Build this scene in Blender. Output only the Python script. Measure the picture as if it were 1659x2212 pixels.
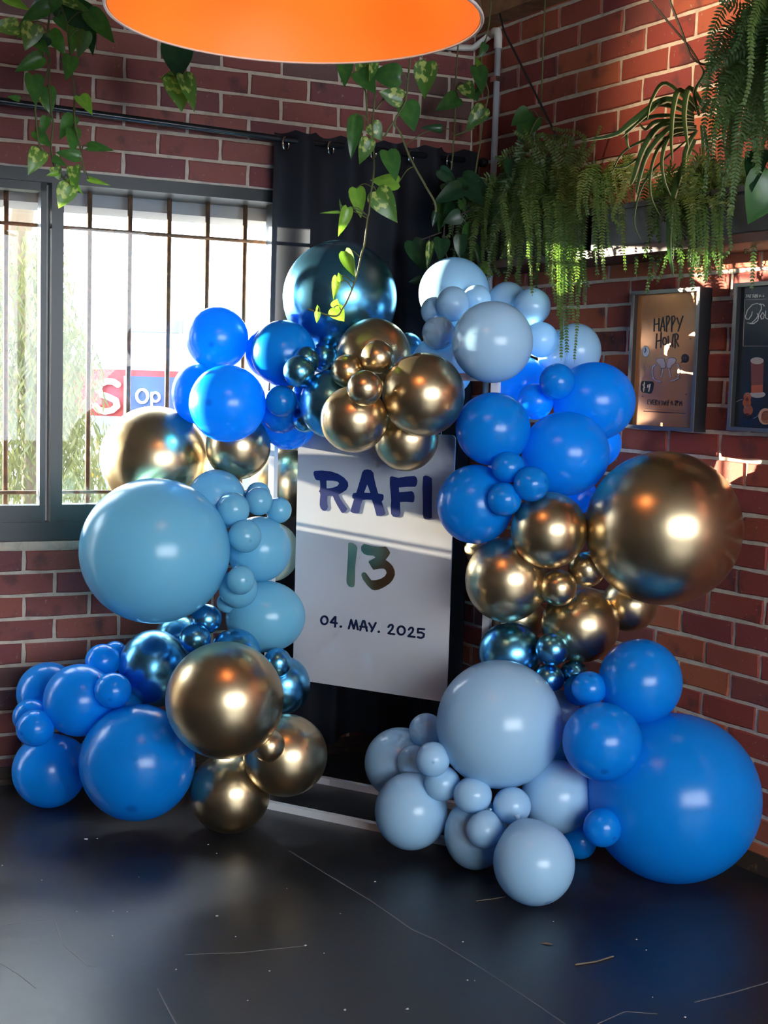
import bpy, bmesh, math, random
from mathutils import Vector, Matrix
from mathutils.geometry import tessellate_polygon
random.seed(7)
for o in list(bpy.data.objects): bpy.data.objects.remove(o)
S = bpy.context.scene
COL = S.collection

# ------------------------------------------------------------------ camera
FPX = 2878.8                      # focal length in pixels of the 1659 x 2212 frame
CAMZ = 1.5
cr = Vector((0.99957, 0.00272, 0.02915)); cu = Vector((-0.02928, 0.09299, 0.99524)); cf = Vector((0.0, 0.99566, -0.09303))
cam_data = bpy.data.cameras.new('camera'); cam = bpy.data.objects.new('camera', cam_data); COL.objects.link(cam)
cam_data.sensor_fit = 'HORIZONTAL'; cam_data.sensor_width = 36.0; cam_data.lens = FPX / 1659 * 36
cam_data.clip_start = 0.05; cam_data.clip_end = 300
cam.matrix_world = Matrix(((cr.x, cu.x, -cf.x, 0), (cr.y, cu.y, -cf.y, 0), (cr.z, cu.z, -cf.z, CAMZ), (0, 0, 0, 1)))
S.camera = cam

# ------------------------------------------------------------------ world, sun, exposure
W = bpy.data.worlds.new('sky'); S.world = W; W.use_nodes = True
wn = W.node_tree; wn.nodes.clear()
bg = wn.nodes.new('ShaderNodeBackground'); wo = wn.nodes.new('ShaderNodeOutputWorld')
bg.inputs[0].default_value = (0.86, 0.93, 1.0, 1); bg.inputs[1].default_value = 4.6
wn.links.new(bg.outputs[0], wo.inputs[0])
sun_d = bpy.data.lights.new('sun', 'SUN'); sun_d.energy = 19; sun_d.color = (1.0, 0.84, 0.60); sun_d.angle = math.radians(0.6)
sun = bpy.data.objects.new('sun', sun_d); COL.objects.link(sun)
SUN_AZ, SUN_EL = math.radians(-25), math.radians(4.5)
sd_ = Vector((math.cos(SUN_AZ) * math.cos(SUN_EL), math.sin(SUN_AZ) * math.cos(SUN_EL), -math.sin(SUN_EL)))
sun.rotation_mode = 'QUATERNION'; sun.rotation_quaternion = sd_.to_track_quat('-Z', 'Y'); sun.location = (-8, 8, 6)
S.view_settings.view_transform = 'Standard'; S.view_settings.look = 'None'; S.view_settings.gamma = 1
S.view_settings.use_curve_mapping = False; S.view_settings.exposure = 1.8
try:
    S.cycles.max_bounces = 7; S.cycles.transparent_max_bounces = 10; S.cycles.caustics_reflective = False; S.cycles.caustics_refractive = False
    S.cycles.sample_clamp_indirect = 6.0; S.cycles.transmission_bounces = 4; S.cycles.diffuse_bounces = 4; S.cycles.glossy_bounces = 4
    S.cycles.use_denoising = True; S.cycles.use_adaptive_sampling = True; S.cycles.adaptive_threshold = 0.09; S.cycles.adaptive_min_samples = 12
except Exception: pass

# ------------------------------------------------------------------ coordinates
AL, BE = 0.42821, 0.12226
C0 = Vector((0.31744, 5.59465))
dL = Vector((-math.cos(AL), -math.sin(AL))); nL = Vector((math.sin(AL), -math.cos(AL)))
dR = Vector((math.sin(AL + BE), -math.cos(AL + BE))); nR = Vector((-math.cos(AL + BE), -math.sin(AL + BE)))
def WL(s, o, z): p = C0 + s * dL + o * nL; return Vector((p.x, p.y, z))      # along the window wall, off it into the room, up
def WR(s, o, z): p = C0 + s * dR + o * nR; return Vector((p.x, p.y, z))      # along the poster wall
sA = Vector((-0.38, 4.62)); sU = Vector((0.88156, -0.47206)); sN = Vector((0.47206, 0.88156))
def ST(u, o, z): p = sA + u * sU + o * sN; return Vector((p.x, p.y, z))      # along the sign stand, back of its front bar, up
def ray(x, y): return cr * ((x - 829.5) / FPX) + cu * (-(y - 1106) / FPX) + cf
def at(x, y, t): return ray(x, y) * t + Vector((0, 0, CAMZ))
def on_plane(x, y, p0, n):
    r = ray(x, y); t = (Vector(p0) - Vector((0, 0, CAMZ))).dot(n) / r.dot(n); return r * t + Vector((0, 0, CAMZ))
V3 = lambda v, z=0.0: Vector((v.x, v.y, z))

# ------------------------------------------------------------------ mesh helpers
class MB:
    def __init__(self): self.v = []; self.f = []
    def add(self, vs, fs):
        n = len(self.v); self.v += [Vector(p) for p in vs]; self.f += [tuple(i + n for i in f) for f in fs]; return self
    def box8(self, p):                      # p: 8 points, bottom ring 0-3 then top ring 4-7
        return self.add(p, [(0, 3, 2, 1), (4, 5, 6, 7), (0, 1, 5, 4), (1, 2, 6, 5), (2, 3, 7, 6), (3, 0, 4, 7)])
    def fbox(self, F, a0, a1, o0, o1, z0, z1):   # box in a frame function F(along, off, z)
        return self.box8([F(a0, o0, z0), F(a1, o0, z0), F(a1, o1, z0), F(a0, o1, z0), F(a0, o0, z1), F(a1, o0, z1), F(a1, o1, z1), F(a0, o1, z1)])
    def tube(self, pts, r, n=8, cap=True):
        pts = [Vector(p) for p in pts]; rs = r if isinstance(r, (list, tuple)) else [r] * len(pts)
        base = len(self.v); up = Vector((0.13, 0.31, 0.94)); prev = None
        for i, p in enumerate(pts):
            t = (pts[min(i + 1, len(pts) - 1)] - pts[max(i - 1, 0)]).normalized()
            x = t.cross(up if prev is None else prev)
            if x.length < 1e-4: x = t.cross(Vector((1, 0, 0)))
            x.normalize(); y = x.cross(t); prev = y
            for k in range(n):
                a = 2 * math.pi * k / n; self.v.append(p + (x * math.cos(a) + y * math.sin(a)) * rs[i])
        for i in range(len(pts) - 1):
            for k in range(n):
                a = base + i * n + k; b = base + i * n + (k + 1) % n
                self.f.append((a, b, b + n, a + n))
        if cap:
            self.f.append(tuple(base + k for k in range(n))[::-1]); e = base + (len(pts) - 1) * n
            self.f.append(tuple(e + k for k in range(n)))
        return self
    def lathe(self, prof, c, n=48):         # prof: (r, z) list about a vertical axis through c
        base = len(self.v); c = Vector(c)
        for r, z in prof:
            for k in range(n):
                a = 2 * math.pi * k / n; self.v.append(c + Vector((r * math.cos(a), r * math.sin(a), z)))
        for i in range(len(prof) - 1):
            for k in range(n):
                a = base + i * n + k; b = base + i * n + (k + 1) % n; self.f.append((a, b, b + n, a + n))
        return self
    def plate(self, loops, F, thick):       # flat outline(s) given as 2-D points through F(x, y) -> Vector; extruded along -n by thick
        pts3 = [[F(*p) for p in lp] for lp in loops]
        tri = tessellate_polygon([[Vector((p[0], p[1], 0)) for p in lp] for lp in loops])
        flat = [p for lp in pts3 for p in lp]; n = len(flat); base = len(self.v)
        self.v += flat + [p + thick for p in flat]
        for t in tri:
            self.f.append(tuple(base + i for i in t)); self.f.append(tuple(base + n + i for i in t)[::-1])
        k = 0
        for lp in loops:
            m = len(lp)
            for i in range(m): a, b = base + k + i, base + k + (i + 1) % m; self.f.append((a, b, b + n, a + n))
            k += m
        return self
    def stroke(self, pts, r, F, thick, n=8):   # round-ended brush stroke in 2-D through F; each piece a hair higher than the last
        for i in range(len(pts) - 1):
            (x0, y0), (x1, y1) = pts[i], pts[i + 1]; a = math.atan2(y1 - y0, x1 - x0)
            lp = [(x0 + r * math.cos(a + math.pi / 2 + math.pi * k / n), y0 + r * math.sin(a + math.pi / 2 + math.pi * k / n)) for k in range(n + 1)]
            lp += [(x1 + r * math.cos(a - math.pi / 2 + math.pi * k / n), y1 + r * math.sin(a - math.pi / 2 + math.pi * k / n)) for k in range(n + 1)]
            self.lift = getattr(self, 'lift', 0) + 1; self.plate([lp], F, thick * (1 + .07 * (self.lift % 23)))
        return self
def ell(cx, cy, rx, ry, n=20): return [(cx + rx * math.cos(2 * math.pi * k / n), cy + ry * math.sin(2 * math.pi * k / n)) for k in range(n)]
def smooth(pts, k=4):                       # Catmull-Rom through points
    pts = [Vector(p) for p in pts]; out = []
    for i in range(len(pts) - 1):
        p0, p1, p2, p3 = pts[max(i - 1, 0)], pts[i], pts[i + 1], pts[min(i + 2, len(pts) - 1)]
        for j in range(k):
            t = j / k; out.append(0.5 * ((2 * p1) + (p2 - p0) * t + (2 * p0 - 5 * p1 + 4 * p2 - p3) * t * t + (3 * p1 - p0 - 3 * p2 + p3) * t ** 3))
    return out + [pts[-1]]
def mesh_of(name, mb, mat, off=Vector((0, 0, 0)), sm=False, fix=True):
    me = bpy.data.meshes.new(name); me.from_pydata([tuple(p - off) for p in mb.v], [], mb.f)
    if fix:
        bm = bmesh.new(); bm.from_mesh(me); bmesh.ops.recalc_face_normals(bm, faces=bm.faces); bm.to_mesh(me); bm.free()
    if mat: me.materials.append(mat)
    if sm:
        for p in me.polygons: p.use_smooth = True
    return me
def wloc(o):
    v = Vector((0, 0, 0))
    while o is not None: v += o.location; o = o.parent
    return v
def link(name, data, parent=None, loc=None):
    o = bpy.data.objects.new(name, data); COL.objects.link(o)
    if parent is not None: o.parent = parent
    if loc is not None: o.location = loc
    return o
def tag(o, label, cat, group=None):
    o['label'] = label; o['category'] = cat
    if group: o['group'] = group
    return o
def thing(name, loc, label, cat, group=None):
    o = link(name, None, None, Vector(loc)); o.empty_display_size = 0.05; return tag(o, label, cat, group)
def part(name, mb, mat, parent, sm=False, fix=True):
    return link(name, mesh_of(name, mb, mat, wloc(parent), sm, fix), parent)
def solo(name, mb, mat, loc, label, cat, group=None, sm=False):
    return tag(link(name, mesh_of(name, mb, mat, Vector(loc), sm), None, Vector(loc)), label, cat, group)
def struct(name, mb, mat, sm=False):
    o = link(name, mesh_of(name, mb, mat, sm=sm)); o['kind'] = 'structure'; return o

# ------------------------------------------------------------------ materials
def nodes(name):
    m = bpy.data.materials.new(name); m.use_nodes = True; nt = m.node_tree
    return m, nt, nt.nodes['Principled BSDF'], nt.nodes['Material Output']
def pbr(name, col, rough=0.5, metal=0.0, spec=0.5, coat=0.0, noise=None, bump=None, emit=None):
    m, nt, b, out = nodes(name)
    b.inputs['Base Color'].default_value = (*col, 1); b.inputs['Roughness'].default_value = rough; b.inputs['Metallic'].default_value = metal
    b.inputs['Specular IOR Level'].default_value = spec; b.inputs['Coat Weight'].default_value = coat
    if noise:                                # (scale, second colour, contrast low, high)
        tc = nt.nodes.new('ShaderNodeTexCoord'); nz = nt.nodes.new('ShaderNodeTexNoise'); rp = nt.nodes.new('ShaderNodeValToRGB')
        nz.inputs['Scale'].default_value = noise[0]; nz.inputs['Detail'].default_value = 5
        rp.color_ramp.elements[0].position = noise[2]; rp.color_ramp.elements[0].color = (*col, 1)
        rp.color_ramp.elements[1].position = noise[3]; rp.color_ramp.elements[1].color = (*noise[1], 1)
        nt.links.new(tc.outputs['Object'], nz.inputs['Vector']); nt.links.new(nz.outputs['Fac'], rp.inputs['Fac']); nt.links.new(rp.outputs['Color'], b.inputs['Base Color'])
    if bump:
        tc = nt.nodes.new('ShaderNodeTexCoord'); nz = nt.nodes.new('ShaderNodeTexNoise'); bp = nt.nodes.new('ShaderNodeBump')
        nz.inputs['Scale'].default_value = bump[0]; nz.inputs['Detail'].default_value = 4; bp.inputs['Strength'].default_value = bump[1]; bp.inputs['Distance'].default_value = bump[2]
        nt.links.new(tc.outputs['Object'], nz.inputs['Vector']); nt.links.new(nz.outputs['Fac'], bp.inputs['Height']); nt.links.new(bp.outputs['Normal'], b.inputs['Normal'])
    if emit: b.inputs['Emission Color'].default_value = (*emit[0], 1); b.inputs['Emission Strength'].default_value = emit[1]
    return m
def translucent(m, col, fac):
    nt = m.node_tree; b = nt.nodes['Principled BSDF']; out = nt.nodes['Material Output']
    tr = nt.nodes.new('ShaderNodeBsdfTranslucent'); mx = nt.nodes.new('ShaderNodeMixShader'); mx.inputs[0].default_value = fac
    tr.inputs[0].default_value = (*col, 1)
    nt.links.new(b.outputs[0], mx.inputs[1]); nt.links.new(tr.outputs[0], mx.inputs[2]); nt.links.new(mx.outputs[0], out.inputs[0]); return m
def brick_mat(name, cols, island=False):
    m, nt, b, out = nodes(name); b.inputs['Roughness'].default_value = 0.82; b.inputs['Specular IOR Level'].default_value = 0.3
    oi = nt.nodes.new('ShaderNodeObjectInfo'); rp = nt.nodes.new('ShaderNodeValToRGB'); rp.color_ramp.interpolation = 'CONSTANT'
    els = rp.color_ramp.elements
    while len(els) < len(cols): els.new(0.5)
    for i, c in enumerate(cols): els[i].position = i / len(cols); els[i].color = (*c, 1)
    gm = nt.nodes.new('ShaderNodeNewGeometry') if island else None
    nt.links.new(gm.outputs['Random Per Island'] if island else oi.outputs['Random'], rp.inputs['Fac'])
    tc = nt.nodes.new('ShaderNodeTexCoord'); ad = nt.nodes.new('ShaderNodeVectorMath'); ad.operation = 'ADD'
    sc = nt.nodes.new('ShaderNodeVectorMath'); sc.operation = 'SCALE'; sc.inputs['Scale'].default_value = 1.0
    nt.links.new(oi.outputs['Location'], sc.inputs[0]); nt.links.new(tc.outputs['Object'], ad.inputs[0]); nt.links.new(sc.outputs[0], ad.inputs[1])
    n1 = nt.nodes.new('ShaderNodeTexNoise'); n1.inputs['Scale'].default_value = 9; n1.inputs['Detail'].default_value = 6
    n2 = nt.nodes.new('ShaderNodeTexNoise'); n2.inputs['Scale'].default_value = 70; n2.inputs['Detail'].default_value = 3
    for n in (n1, n2): nt.links.new(ad.outputs[0], n.inputs['Vector'])
    r1 = nt.nodes.new('ShaderNodeValToRGB'); r1.color_ramp.elements[0].position = 0.58; r1.color_ramp.elements[1].position = 0.76
    mx = nt.nodes.new('ShaderNodeMix'); mx.data_type = 'RGBA'; mx.inputs[7].default_value = (0.055, 0.035, 0.04, 1)
    nt.links.new(n1.outputs['Fac'], r1.inputs['Fac']); nt.links.new(r1.outputs['Color'], mx.inputs[0]); nt.links.new(rp.outputs['Color'], mx.inputs[6])
    r2 = nt.nodes.new('ShaderNodeValToRGB'); r2.color_ramp.elements[0].position = 0.66; r2.color_ramp.elements[1].position = 0.78; r2.color_ramp.elements[1].color = (0.6, 0.6, 0.6, 1)
    mx2 = nt.nodes.new('ShaderNodeMix'); mx2.data_type = 'RGBA'; mx2.inputs[7].default_value = (0.42, 0.30, 0.24, 1)
    nt.links.new(n2.outputs['Fac'], r2.inputs['Fac']); nt.links.new(r2.outputs['Color'], mx2.inputs[0]); nt.links.new(mx.outputs[2], mx2.inputs[6])
    nt.links.new(mx2.outputs[2], b.inputs['Base Color'])
    bp = nt.nodes.new('ShaderNodeBump'); bp.inputs['Strength'].default_value = 0.35; bp.inputs['Distance'].default_value = 0.002
    nt.links.new(n2.outputs['Fac'], bp.inputs['Height']); nt.links.new(bp.outputs['Normal'], b.inputs['Normal']); return m
def glass_mat(name, tint, refl):
    m, nt, b, out = nodes(name); nt.nodes.remove(b)
    t = nt.nodes.new('ShaderNodeBsdfTransparent'); g = nt.nodes.new('ShaderNodeBsdfGlossy'); mx = nt.nodes.new('ShaderNodeMixShader')
    t.inputs[0].default_value = (*tint, 1); g.inputs['Roughness'].default_value = 0.02; mx.inputs[0].default_value = refl
    nt.links.new(t.outputs[0], mx.inputs[1]); nt.links.new(g.outputs[0], mx.inputs[2]); nt.links.new(mx.outputs[0], out.inputs[0]); return m
M = {}
BCL = [(0.24, 0.074, 0.068), (0.21, 0.062, 0.062), (0.27, 0.094, 0.080), (0.19, 0.066, 0.072), (0.25, 0.082, 0.074), (0.30, 0.094, 0.074), (0.22, 0.072, 0.064), (0.15, 0.080, 0.076)]
M['brickL'] = brick_mat('red_brick', BCL); M['brickL_rest'] = brick_mat('red_brick_rest', BCL, True)
BCR = [(0.28, 0.062, 0.042), (0.25, 0.05, 0.04), (0.35, 0.09, 0.05), (0.23, 0.05, 0.048), (0.30, 0.072, 0.05), (0.40, 0.11, 0.055), (0.27, 0.055, 0.042), (0.21, 0.06, 0.05)]  # orange of the warm light is put into this wall's brick colours
M['brickR'] = brick_mat('warm_lit_red_brick', BCR); M['brickR_rest'] = brick_mat('warm_lit_red_brick_rest', BCR, True)
M['mortar'] = pbr('mortar', (0.60, 0.52, 0.42), 0.95, noise=(28, (0.46, 0.40, 0.33), 0.45, 0.7), bump=(90, 0.8, 0.004))
M['plaster'] = pbr('warm_white_plaster', (0.58, 0.54, 0.49), 0.9)
M['far'] = pbr('dark_brown_plaster', (0.12, 0.075, 0.06), 0.9)
M['ceiling'] = pbr('ceiling_boards', (0.42, 0.38, 0.33), 0.9)
M['beam'] = pbr('timber_beam', (0.30, 0.15, 0.07), 0.7, noise=(12, (0.14, 0.07, 0.035), 0.45, 0.7), bump=(30, 0.4, 0.004))
M['skirting'] = pbr('skirting_timber', (0.05, 0.033, 0.022), 0.55, noise=(40, (0.20, 0.10, 0.045), 0.62, 0.72))
M['black_alu'] = pbr('black_aluminium', (0.020, 0.024, 0.026), 0.38, 0.2)
M['rust'] = pbr('rusty_steel', (0.17, 0.105, 0.07), 0.6, 0.3, noise=(30, (0.28, 0.15, 0.09), 0.45, 0.6))
M['glass'] = glass_mat('window_glass', (0.92, 0.95, 0.96), 0.018)
M['curtain'] = translucent(pbr('black_curtain_cloth', (0.018, 0.019, 0.026), 0.75, spec=0.25), (0.10, 0.11, 0.14), 0.22)
M['rod'] = pbr('black_rod_paint', (0.02, 0.024, 0.03), 0.22, 0.4)
M['chrome'] = pbr('polished_steel', (0.75, 0.73, 0.7), 0.15, 1.0)
M['grey_pipe'] = pbr('grey_conduit', (0.42, 0.45, 0.49), 0.4)
M['white_pvc'] = pbr('cream_pvc', (0.72, 0.68, 0.62), 0.45)
M['cord'] = pbr('black_cord', (0.015, 0.013, 0.012), 0.6)
M['white_metal'] = pbr('white_painted_steel', (0.78, 0.78, 0.80), 0.35)
M['sign'] = pbr('white_sign_board', (0.53, 0.54, 0.575), 0.28, coat=0.25)
M['navy'] = pbr('navy_vinyl', (0.008, 0.018, 0.13), 0.35)
M['navy2'] = pbr('dark_navy_vinyl', (0.004, 0.008, 0.045), 0.4)
M['foil'] = pbr('gold_foil', (0.60, 0.45, 0.26), 0.16, 1.0)
M['gold'] = pbr('chrome_gold_latex', (0.66, 0.52, 0.32), 0.30, 1.0)
M['cblue'] = pbr('chrome_blue_latex', (0.14, 0.48, 0.80), 0.27, 1.0)
def latex(name, col, fac, tcol, spot):
    m, nt, b, out = nodes(name); b.inputs['Roughness'].default_value = 0.22; b.inputs['Specular IOR Level'].default_value = 0.5
    tc = nt.nodes.new('ShaderNodeTexCoord'); ds = nt.nodes.new('ShaderNodeVectorMath'); ds.operation = 'DISTANCE'; ds.inputs[1].default_value = (0, -1, 0)
    rp = nt.nodes.new('ShaderNodeValToRGB'); rp.color_ramp.elements[0].position = 0.05; rp.color_ramp.elements[0].color = (*spot, 1)
    rp.color_ramp.elements[1].position = 0.13; rp.color_ramp.elements[1].color = (*col, 1)       # the thick latex tip at the crown
    nt.links.new(tc.outputs['Object'], ds.inputs[0]); nt.links.new(ds.outputs['Value'], rp.inputs['Fac']); nt.links.new(rp.outputs['Color'], b.inputs['Base Color'])
    return translucent(m, tcol, fac)
for sfx in ('', '_plain'):                 # with the dark crown tip, and without it
    sp = lambda c, s: s if sfx == '' else c
    for key, nm, col, fac, tcol, spot in (('blue', 'bright_blue_latex', (0.003, 0.315, 0.93), 0.34, (0.004, 0.46, 1.0), (0.004, 0.15, 0.62)), ('sky', 'pale_sky_latex', (0.44, 0.73, 0.98), 0.22, (0.30, 0.68, 0.98), (0.30, 0.50, 0.75)),
                                     ('teal', 'baby_blue_latex', (0.20, 0.60, 0.84), 0.20, (0.16, 0.66, 0.92), (0.15, 0.45, 0.66)), ('cream', 'cream_latex', (0.66, 0.74, 0.66), 0.35, (0.7, 0.8, 0.7), (0.5, 0.55, 0.45))):
        M[key + sfx] = latex(nm + sfx, col, fac, tcol, sp(col, spot))
M['orange'] = pbr('orange_shade_lining', (0.80, 0.265, 0.045), 0.5)
M['shade'] = pbr('black_shade_shell', (0.03, 0.028, 0.026), 0.4)
M['rim'] = pbr('pale_metal_rim', (0.75, 0.70, 0.66), 0.35)
M['bulb'] = pbr('warm_bulb', (1, 0.8, 0.5), 0.3, emit=((1.0, 0.62, 0.28), 10))
M['planter'] = pbr('black_planter', (0.009, 0.011, 0.014), 0.42)
M['soil'] = pbr('potting_soil', (0.03, 0.022, 0.015), 0.95)
M['shelf'] = pbr('dark_stained_shelf', (0.055, 0.018, 0.011), 0.5)
M['copper'] = pbr('copper_foil_print', (0.66, 0.27, 0.10), 0.22, 0.45)
M['frame_silver'] = pbr('pewter_frame_face', (0.20, 0.19, 0.165), 0.35, 0.6)
M['frame_black'] = pbr('black_frame_side', (0.010, 0.011, 0.014), 0.5)
M['ink'] = pbr('black_ink', (0.014, 0.010, 0.008), 0.5)
M['ink_brown'] = pbr('brown_ink', (0.16, 0.07, 0.03), 0.5)
M['ink_green'] = pbr('dark_green_ink', (0.022, 0.026, 0.020), 0.5)
M['ink_cream'] = pbr('cream_ink', (0.85, 0.62, 0.40), 0.6)
M['ink_lilac'] = pbr('lilac_ink', (0.46, 0.38, 0.40), 0.6)
M['ink_pale'] = pbr('pale_ink', (0.62, 0.66, 0.64), 0.6)
M['print_black'] = pbr('dark_print_paper', (0.010, 0.013, 0.018), 0.35)
M['ink_white'] = pbr('white_ink', (0.62, 0.60, 0.54), 0.6)
M['ink_beer'] = pbr('beer_red_ink', (0.17, 0.055, 0.045), 0.5)
M['ink_beer2'] = pbr('beer_amber_ink', (0.40, 0.10, 0.045), 0.5)
M['ink_foam'] = pbr('foam_grey_ink', (0.36, 0.33, 0.31), 0.5)
M['ink_food'] = pbr('roast_food_ink', (0.32, 0.085, 0.04), 0.5)
M['ink_food2'] = pbr('light_food_ink', (0.55, 0.30, 0.20), 0.5)
def leafmat(name, c1, c2, lo, hi, tr):
    m = pbr(name, c1, 0.32, spec=0.5, noise=(3.2, c2, lo, hi)); return translucent(m, tr, 0.30)
M['leaf'] = leafmat('pothos_leaf', (0.030, 0.105, 0.030), (0.06, 0.17, 0.035), 0.45, 0.65, (0.10, 0.30, 0.03))
M['leafv'] = leafmat('variegated_pothos_leaf', (0.05, 0.15, 0.03), (0.50, 0.58, 0.16), 0.54, 0.60, (0.25, 0.45, 0.05))
M['leafb'] = leafmat('young_pothos_leaf', (0.14, 0.30, 0.035), (0.22, 0.40, 0.05), 0.45, 0.65, (0.30, 0.62, 0.05))
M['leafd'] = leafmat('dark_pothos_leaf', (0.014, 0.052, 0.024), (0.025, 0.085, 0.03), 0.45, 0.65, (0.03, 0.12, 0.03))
M['stem'] = pbr('vine_stem', (0.10, 0.11, 0.035), 0.6)
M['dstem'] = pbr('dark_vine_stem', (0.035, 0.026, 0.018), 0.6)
M['fern'] = translucent(pbr('fern_frond', (0.085, 0.15, 0.030), 0.5, noise=(2.0, (0.13, 0.19, 0.04), 0.4, 0.7)), (0.14, 0.26, 0.04), 0.3)
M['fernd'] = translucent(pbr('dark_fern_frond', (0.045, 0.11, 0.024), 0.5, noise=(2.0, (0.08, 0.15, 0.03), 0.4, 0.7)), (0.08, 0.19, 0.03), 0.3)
M['spider'] = translucent(pbr('spider_plant_blade', (0.035, 0.09, 0.03), 0.4), (0.06, 0.18, 0.03), 0.2)
M['spider_edge'] = pbr('spider_plant_cream_edge', (0.42, 0.45, 0.30), 0.5)
M['asphalt'] = pbr('pale_asphalt', (0.12, 0.12, 0.12), 0.9)
M['tree_leaf'] = translucent(pbr('willow_leaf', (0.05, 0.06, 0.024), 0.6, noise=(0.8, (0.09, 0.09, 0.035), 0.4, 0.65)), (0.10, 0.11, 0.035), 0.3)
M['bark'] = pbr('bark', (0.10, 0.075, 0.05), 0.9)
M['render_white'] = pbr('white_render', (0.80, 0.82, 0.84), 0.8)
M['render_blue'] = pbr('blue_grey_render', (0.13, 0.19, 0.25), 0.8)
M['roof_grey'] = pbr('grey_roof_sheet', (0.13, 0.15, 0.17), 0.7)
M['dark_glass'] = pbr('dark_window', (0.03, 0.05, 0.08), 0.3)
M['sign_red'] = pbr('red_sign_paint', (0.20, 0.012, 0.012), 0.5)
M['sign_blue'] = pbr('blue_sign_paint', (0.016, 0.035, 0.12), 0.5)
M['sign_white'] = pbr('white_sign_paint', (0.85, 0.85, 0.85), 0.5)
M['yellow'] = pbr('yellow_plate', (0.35, 0.18, 0.01), 0.5)
M['eave'] = pbr('grey_soffit', (0.34, 0.36, 0.38), 0.6)
M['fence'] = pbr('sun_block_boards', (0.22, 0.21, 0.20), 0.8)
M['scrap'] = pbr('paper_scrap', (0.65, 0.62, 0.58), 0.8)
M['dry'] = pbr('dry_leaf', (0.16, 0.12, 0.085), 0.8)
M['seam'] = pbr('worn_seam', (0.16, 0.16, 0.165), 0.7)
def floor_mat():
    m, nt, b, out = nodes('black_painted_floor'); L = nt.links.new
    tc = nt.nodes.new('ShaderNodeTexCoord'); n1 = nt.nodes.new('ShaderNodeTexNoise'); n1.inputs['Scale'].default_value = 2.2; n1.inputs['Detail'].default_value = 8; n1.inputs['Roughness'].default_value = 0.65
    n2 = nt.nodes.new('ShaderNodeTexNoise'); n2.inputs['Scale'].default_value = 38; n2.inputs['Detail'].default_value = 6
    mp = nt.nodes.new('ShaderNodeMapping'); mp.inputs['Scale'].default_value = (1, 6, 1); mp.inputs['Rotation'].default_value = (0, 0, 0.5)
    n3 = nt.nodes.new('ShaderNodeTexNoise'); n3.inputs['Scale'].default_value = 7; n3.inputs['Detail'].default_value = 9; n3.inputs['Roughness'].default_value = 0.8
    L(tc.outputs['Object'], n1.inputs['Vector']); L(tc.outputs['Object'], n2.inputs['Vector']); L(tc.outputs['Object'], mp.inputs['Vector']); L(mp.outputs['Vector'], n3.inputs['Vector'])
    r1 = nt.nodes.new('ShaderNodeValToRGB'); r1.color_ramp.elements[0].color = (0.005, 0.006, 0.009, 1); r1.color_ramp.elements[1].color = (0.018, 0.019, 0.023, 1)
    r1.color_ramp.elements[0].position = 0.35; r1.color_ramp.elements[1].position = 0.7; L(n1.outputs['Fac'], r1.inputs['Fac'])
    r3 = nt.nodes.new('ShaderNodeValToRGB'); r3.color_ramp.elements[0].position = 0.66; r3.color_ramp.elements[1].position = 0.80; r3.color_ramp.elements[1].color = (0.5, 0.5, 0.5, 1); L(n3.outputs['Fac'], r3.inputs['Fac'])
    mx = nt.nodes.new('ShaderNodeMix'); mx.data_type = 'RGBA'; mx.inputs[7].default_value = (0.075, 0.077, 0.082, 1)
    L(r3.outputs['Color'], mx.inputs[0]); L(r1.outputs['Color'], mx.inputs[6]); L(mx.outputs[2], b.inputs['Base Color'])
    mr = nt.nodes.new('ShaderNodeMapRange'); mr.inputs['From Min'].default_value = 0.3; mr.inputs['From Max'].default_value = 0.7; mr.inputs['To Min'].default_value = 0.32; mr.inputs['To Max'].default_value = 0.47
    L(n1.outputs['Fac'], mr.inputs['Value']); L(mr.outputs['Result'], b.inputs['Roughness']); b.inputs['Specular IOR Level'].default_value = 0.95
    bp = nt.nodes.new('ShaderNodeBump'); bp.inputs['Strength'].default_value = 0.12; bp.inputs['Distance'].default_value = 0.003; L(n2.outputs['Fac'], bp.inputs['Height']); L(bp.outputs['Normal'], b.inputs['Normal']); return m
M['floor'] = floor_mat()

# ------------------------------------------------------------------ room shell
ZC = 3.06
WIN = (0.80, 2.12, 0.90, 2.245); DOOR = (2.30, 3.35, 0.03, 2.245)                                       # window opening in the left wall: s0, s1, z0, z1
LEN_L, LEN_R = 6.3, 7.6
def BK(s, o, z): p = C0 + LEN_R * dR + s * dL - o * nL; return Vector((p.x, p.y, z))    # wall behind the camera
def SD(s, o, z): p = C0 + LEN_L * dL + s * dR - o * nR; return Vector((p.x, p.y, z))    # wall on the far left
fl = MB(); fl.fbox(lambda a, b, z: Vector((a, b, z)), -9, 9, -8, 5.9, -0.12, 0.0)
floor = struct('floor', fl, M['floor'])
cl = MB(); cl.box8([WL(-0.3, -0.3, ZC), WR(LEN_R + .3, -.3, ZC), BK(LEN_L + .3, -.3, ZC), SD(-.3, -.3, ZC), WL(-0.3, -0.3, ZC + .12), WR(LEN_R + .3, -.3, ZC + .12), BK(LEN_L + .3, -.3, ZC + .12), SD(-.3, -.3, ZC + .12)])
struct('ceiling', cl, M['ceiling'])
wl = MB()
wl.fbox(WL, -0.25, DOOR[0], -0.22, 0, 0, WIN[2]); wl.fbox(WL, -0.25, LEN_L, -0.22, 0, WIN[3], ZC); wl.fbox(WL, -0.25, WIN[0], -0.22, 0, WIN[2], WIN[3]); wl.fbox(WL, WIN[1], DOOR[0], -0.22, 0, WIN[2], WIN[3]); wl.fbox(WL, DOOR[1], LEN_L, -0.22, 0, 0, WIN[3]); wl.fbox(WL, DOOR[0], DOOR[1], -0.22, 0, -.02, DOOR[2])
wall_left = struct('wall_left', wl, M['mortar'])
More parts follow.
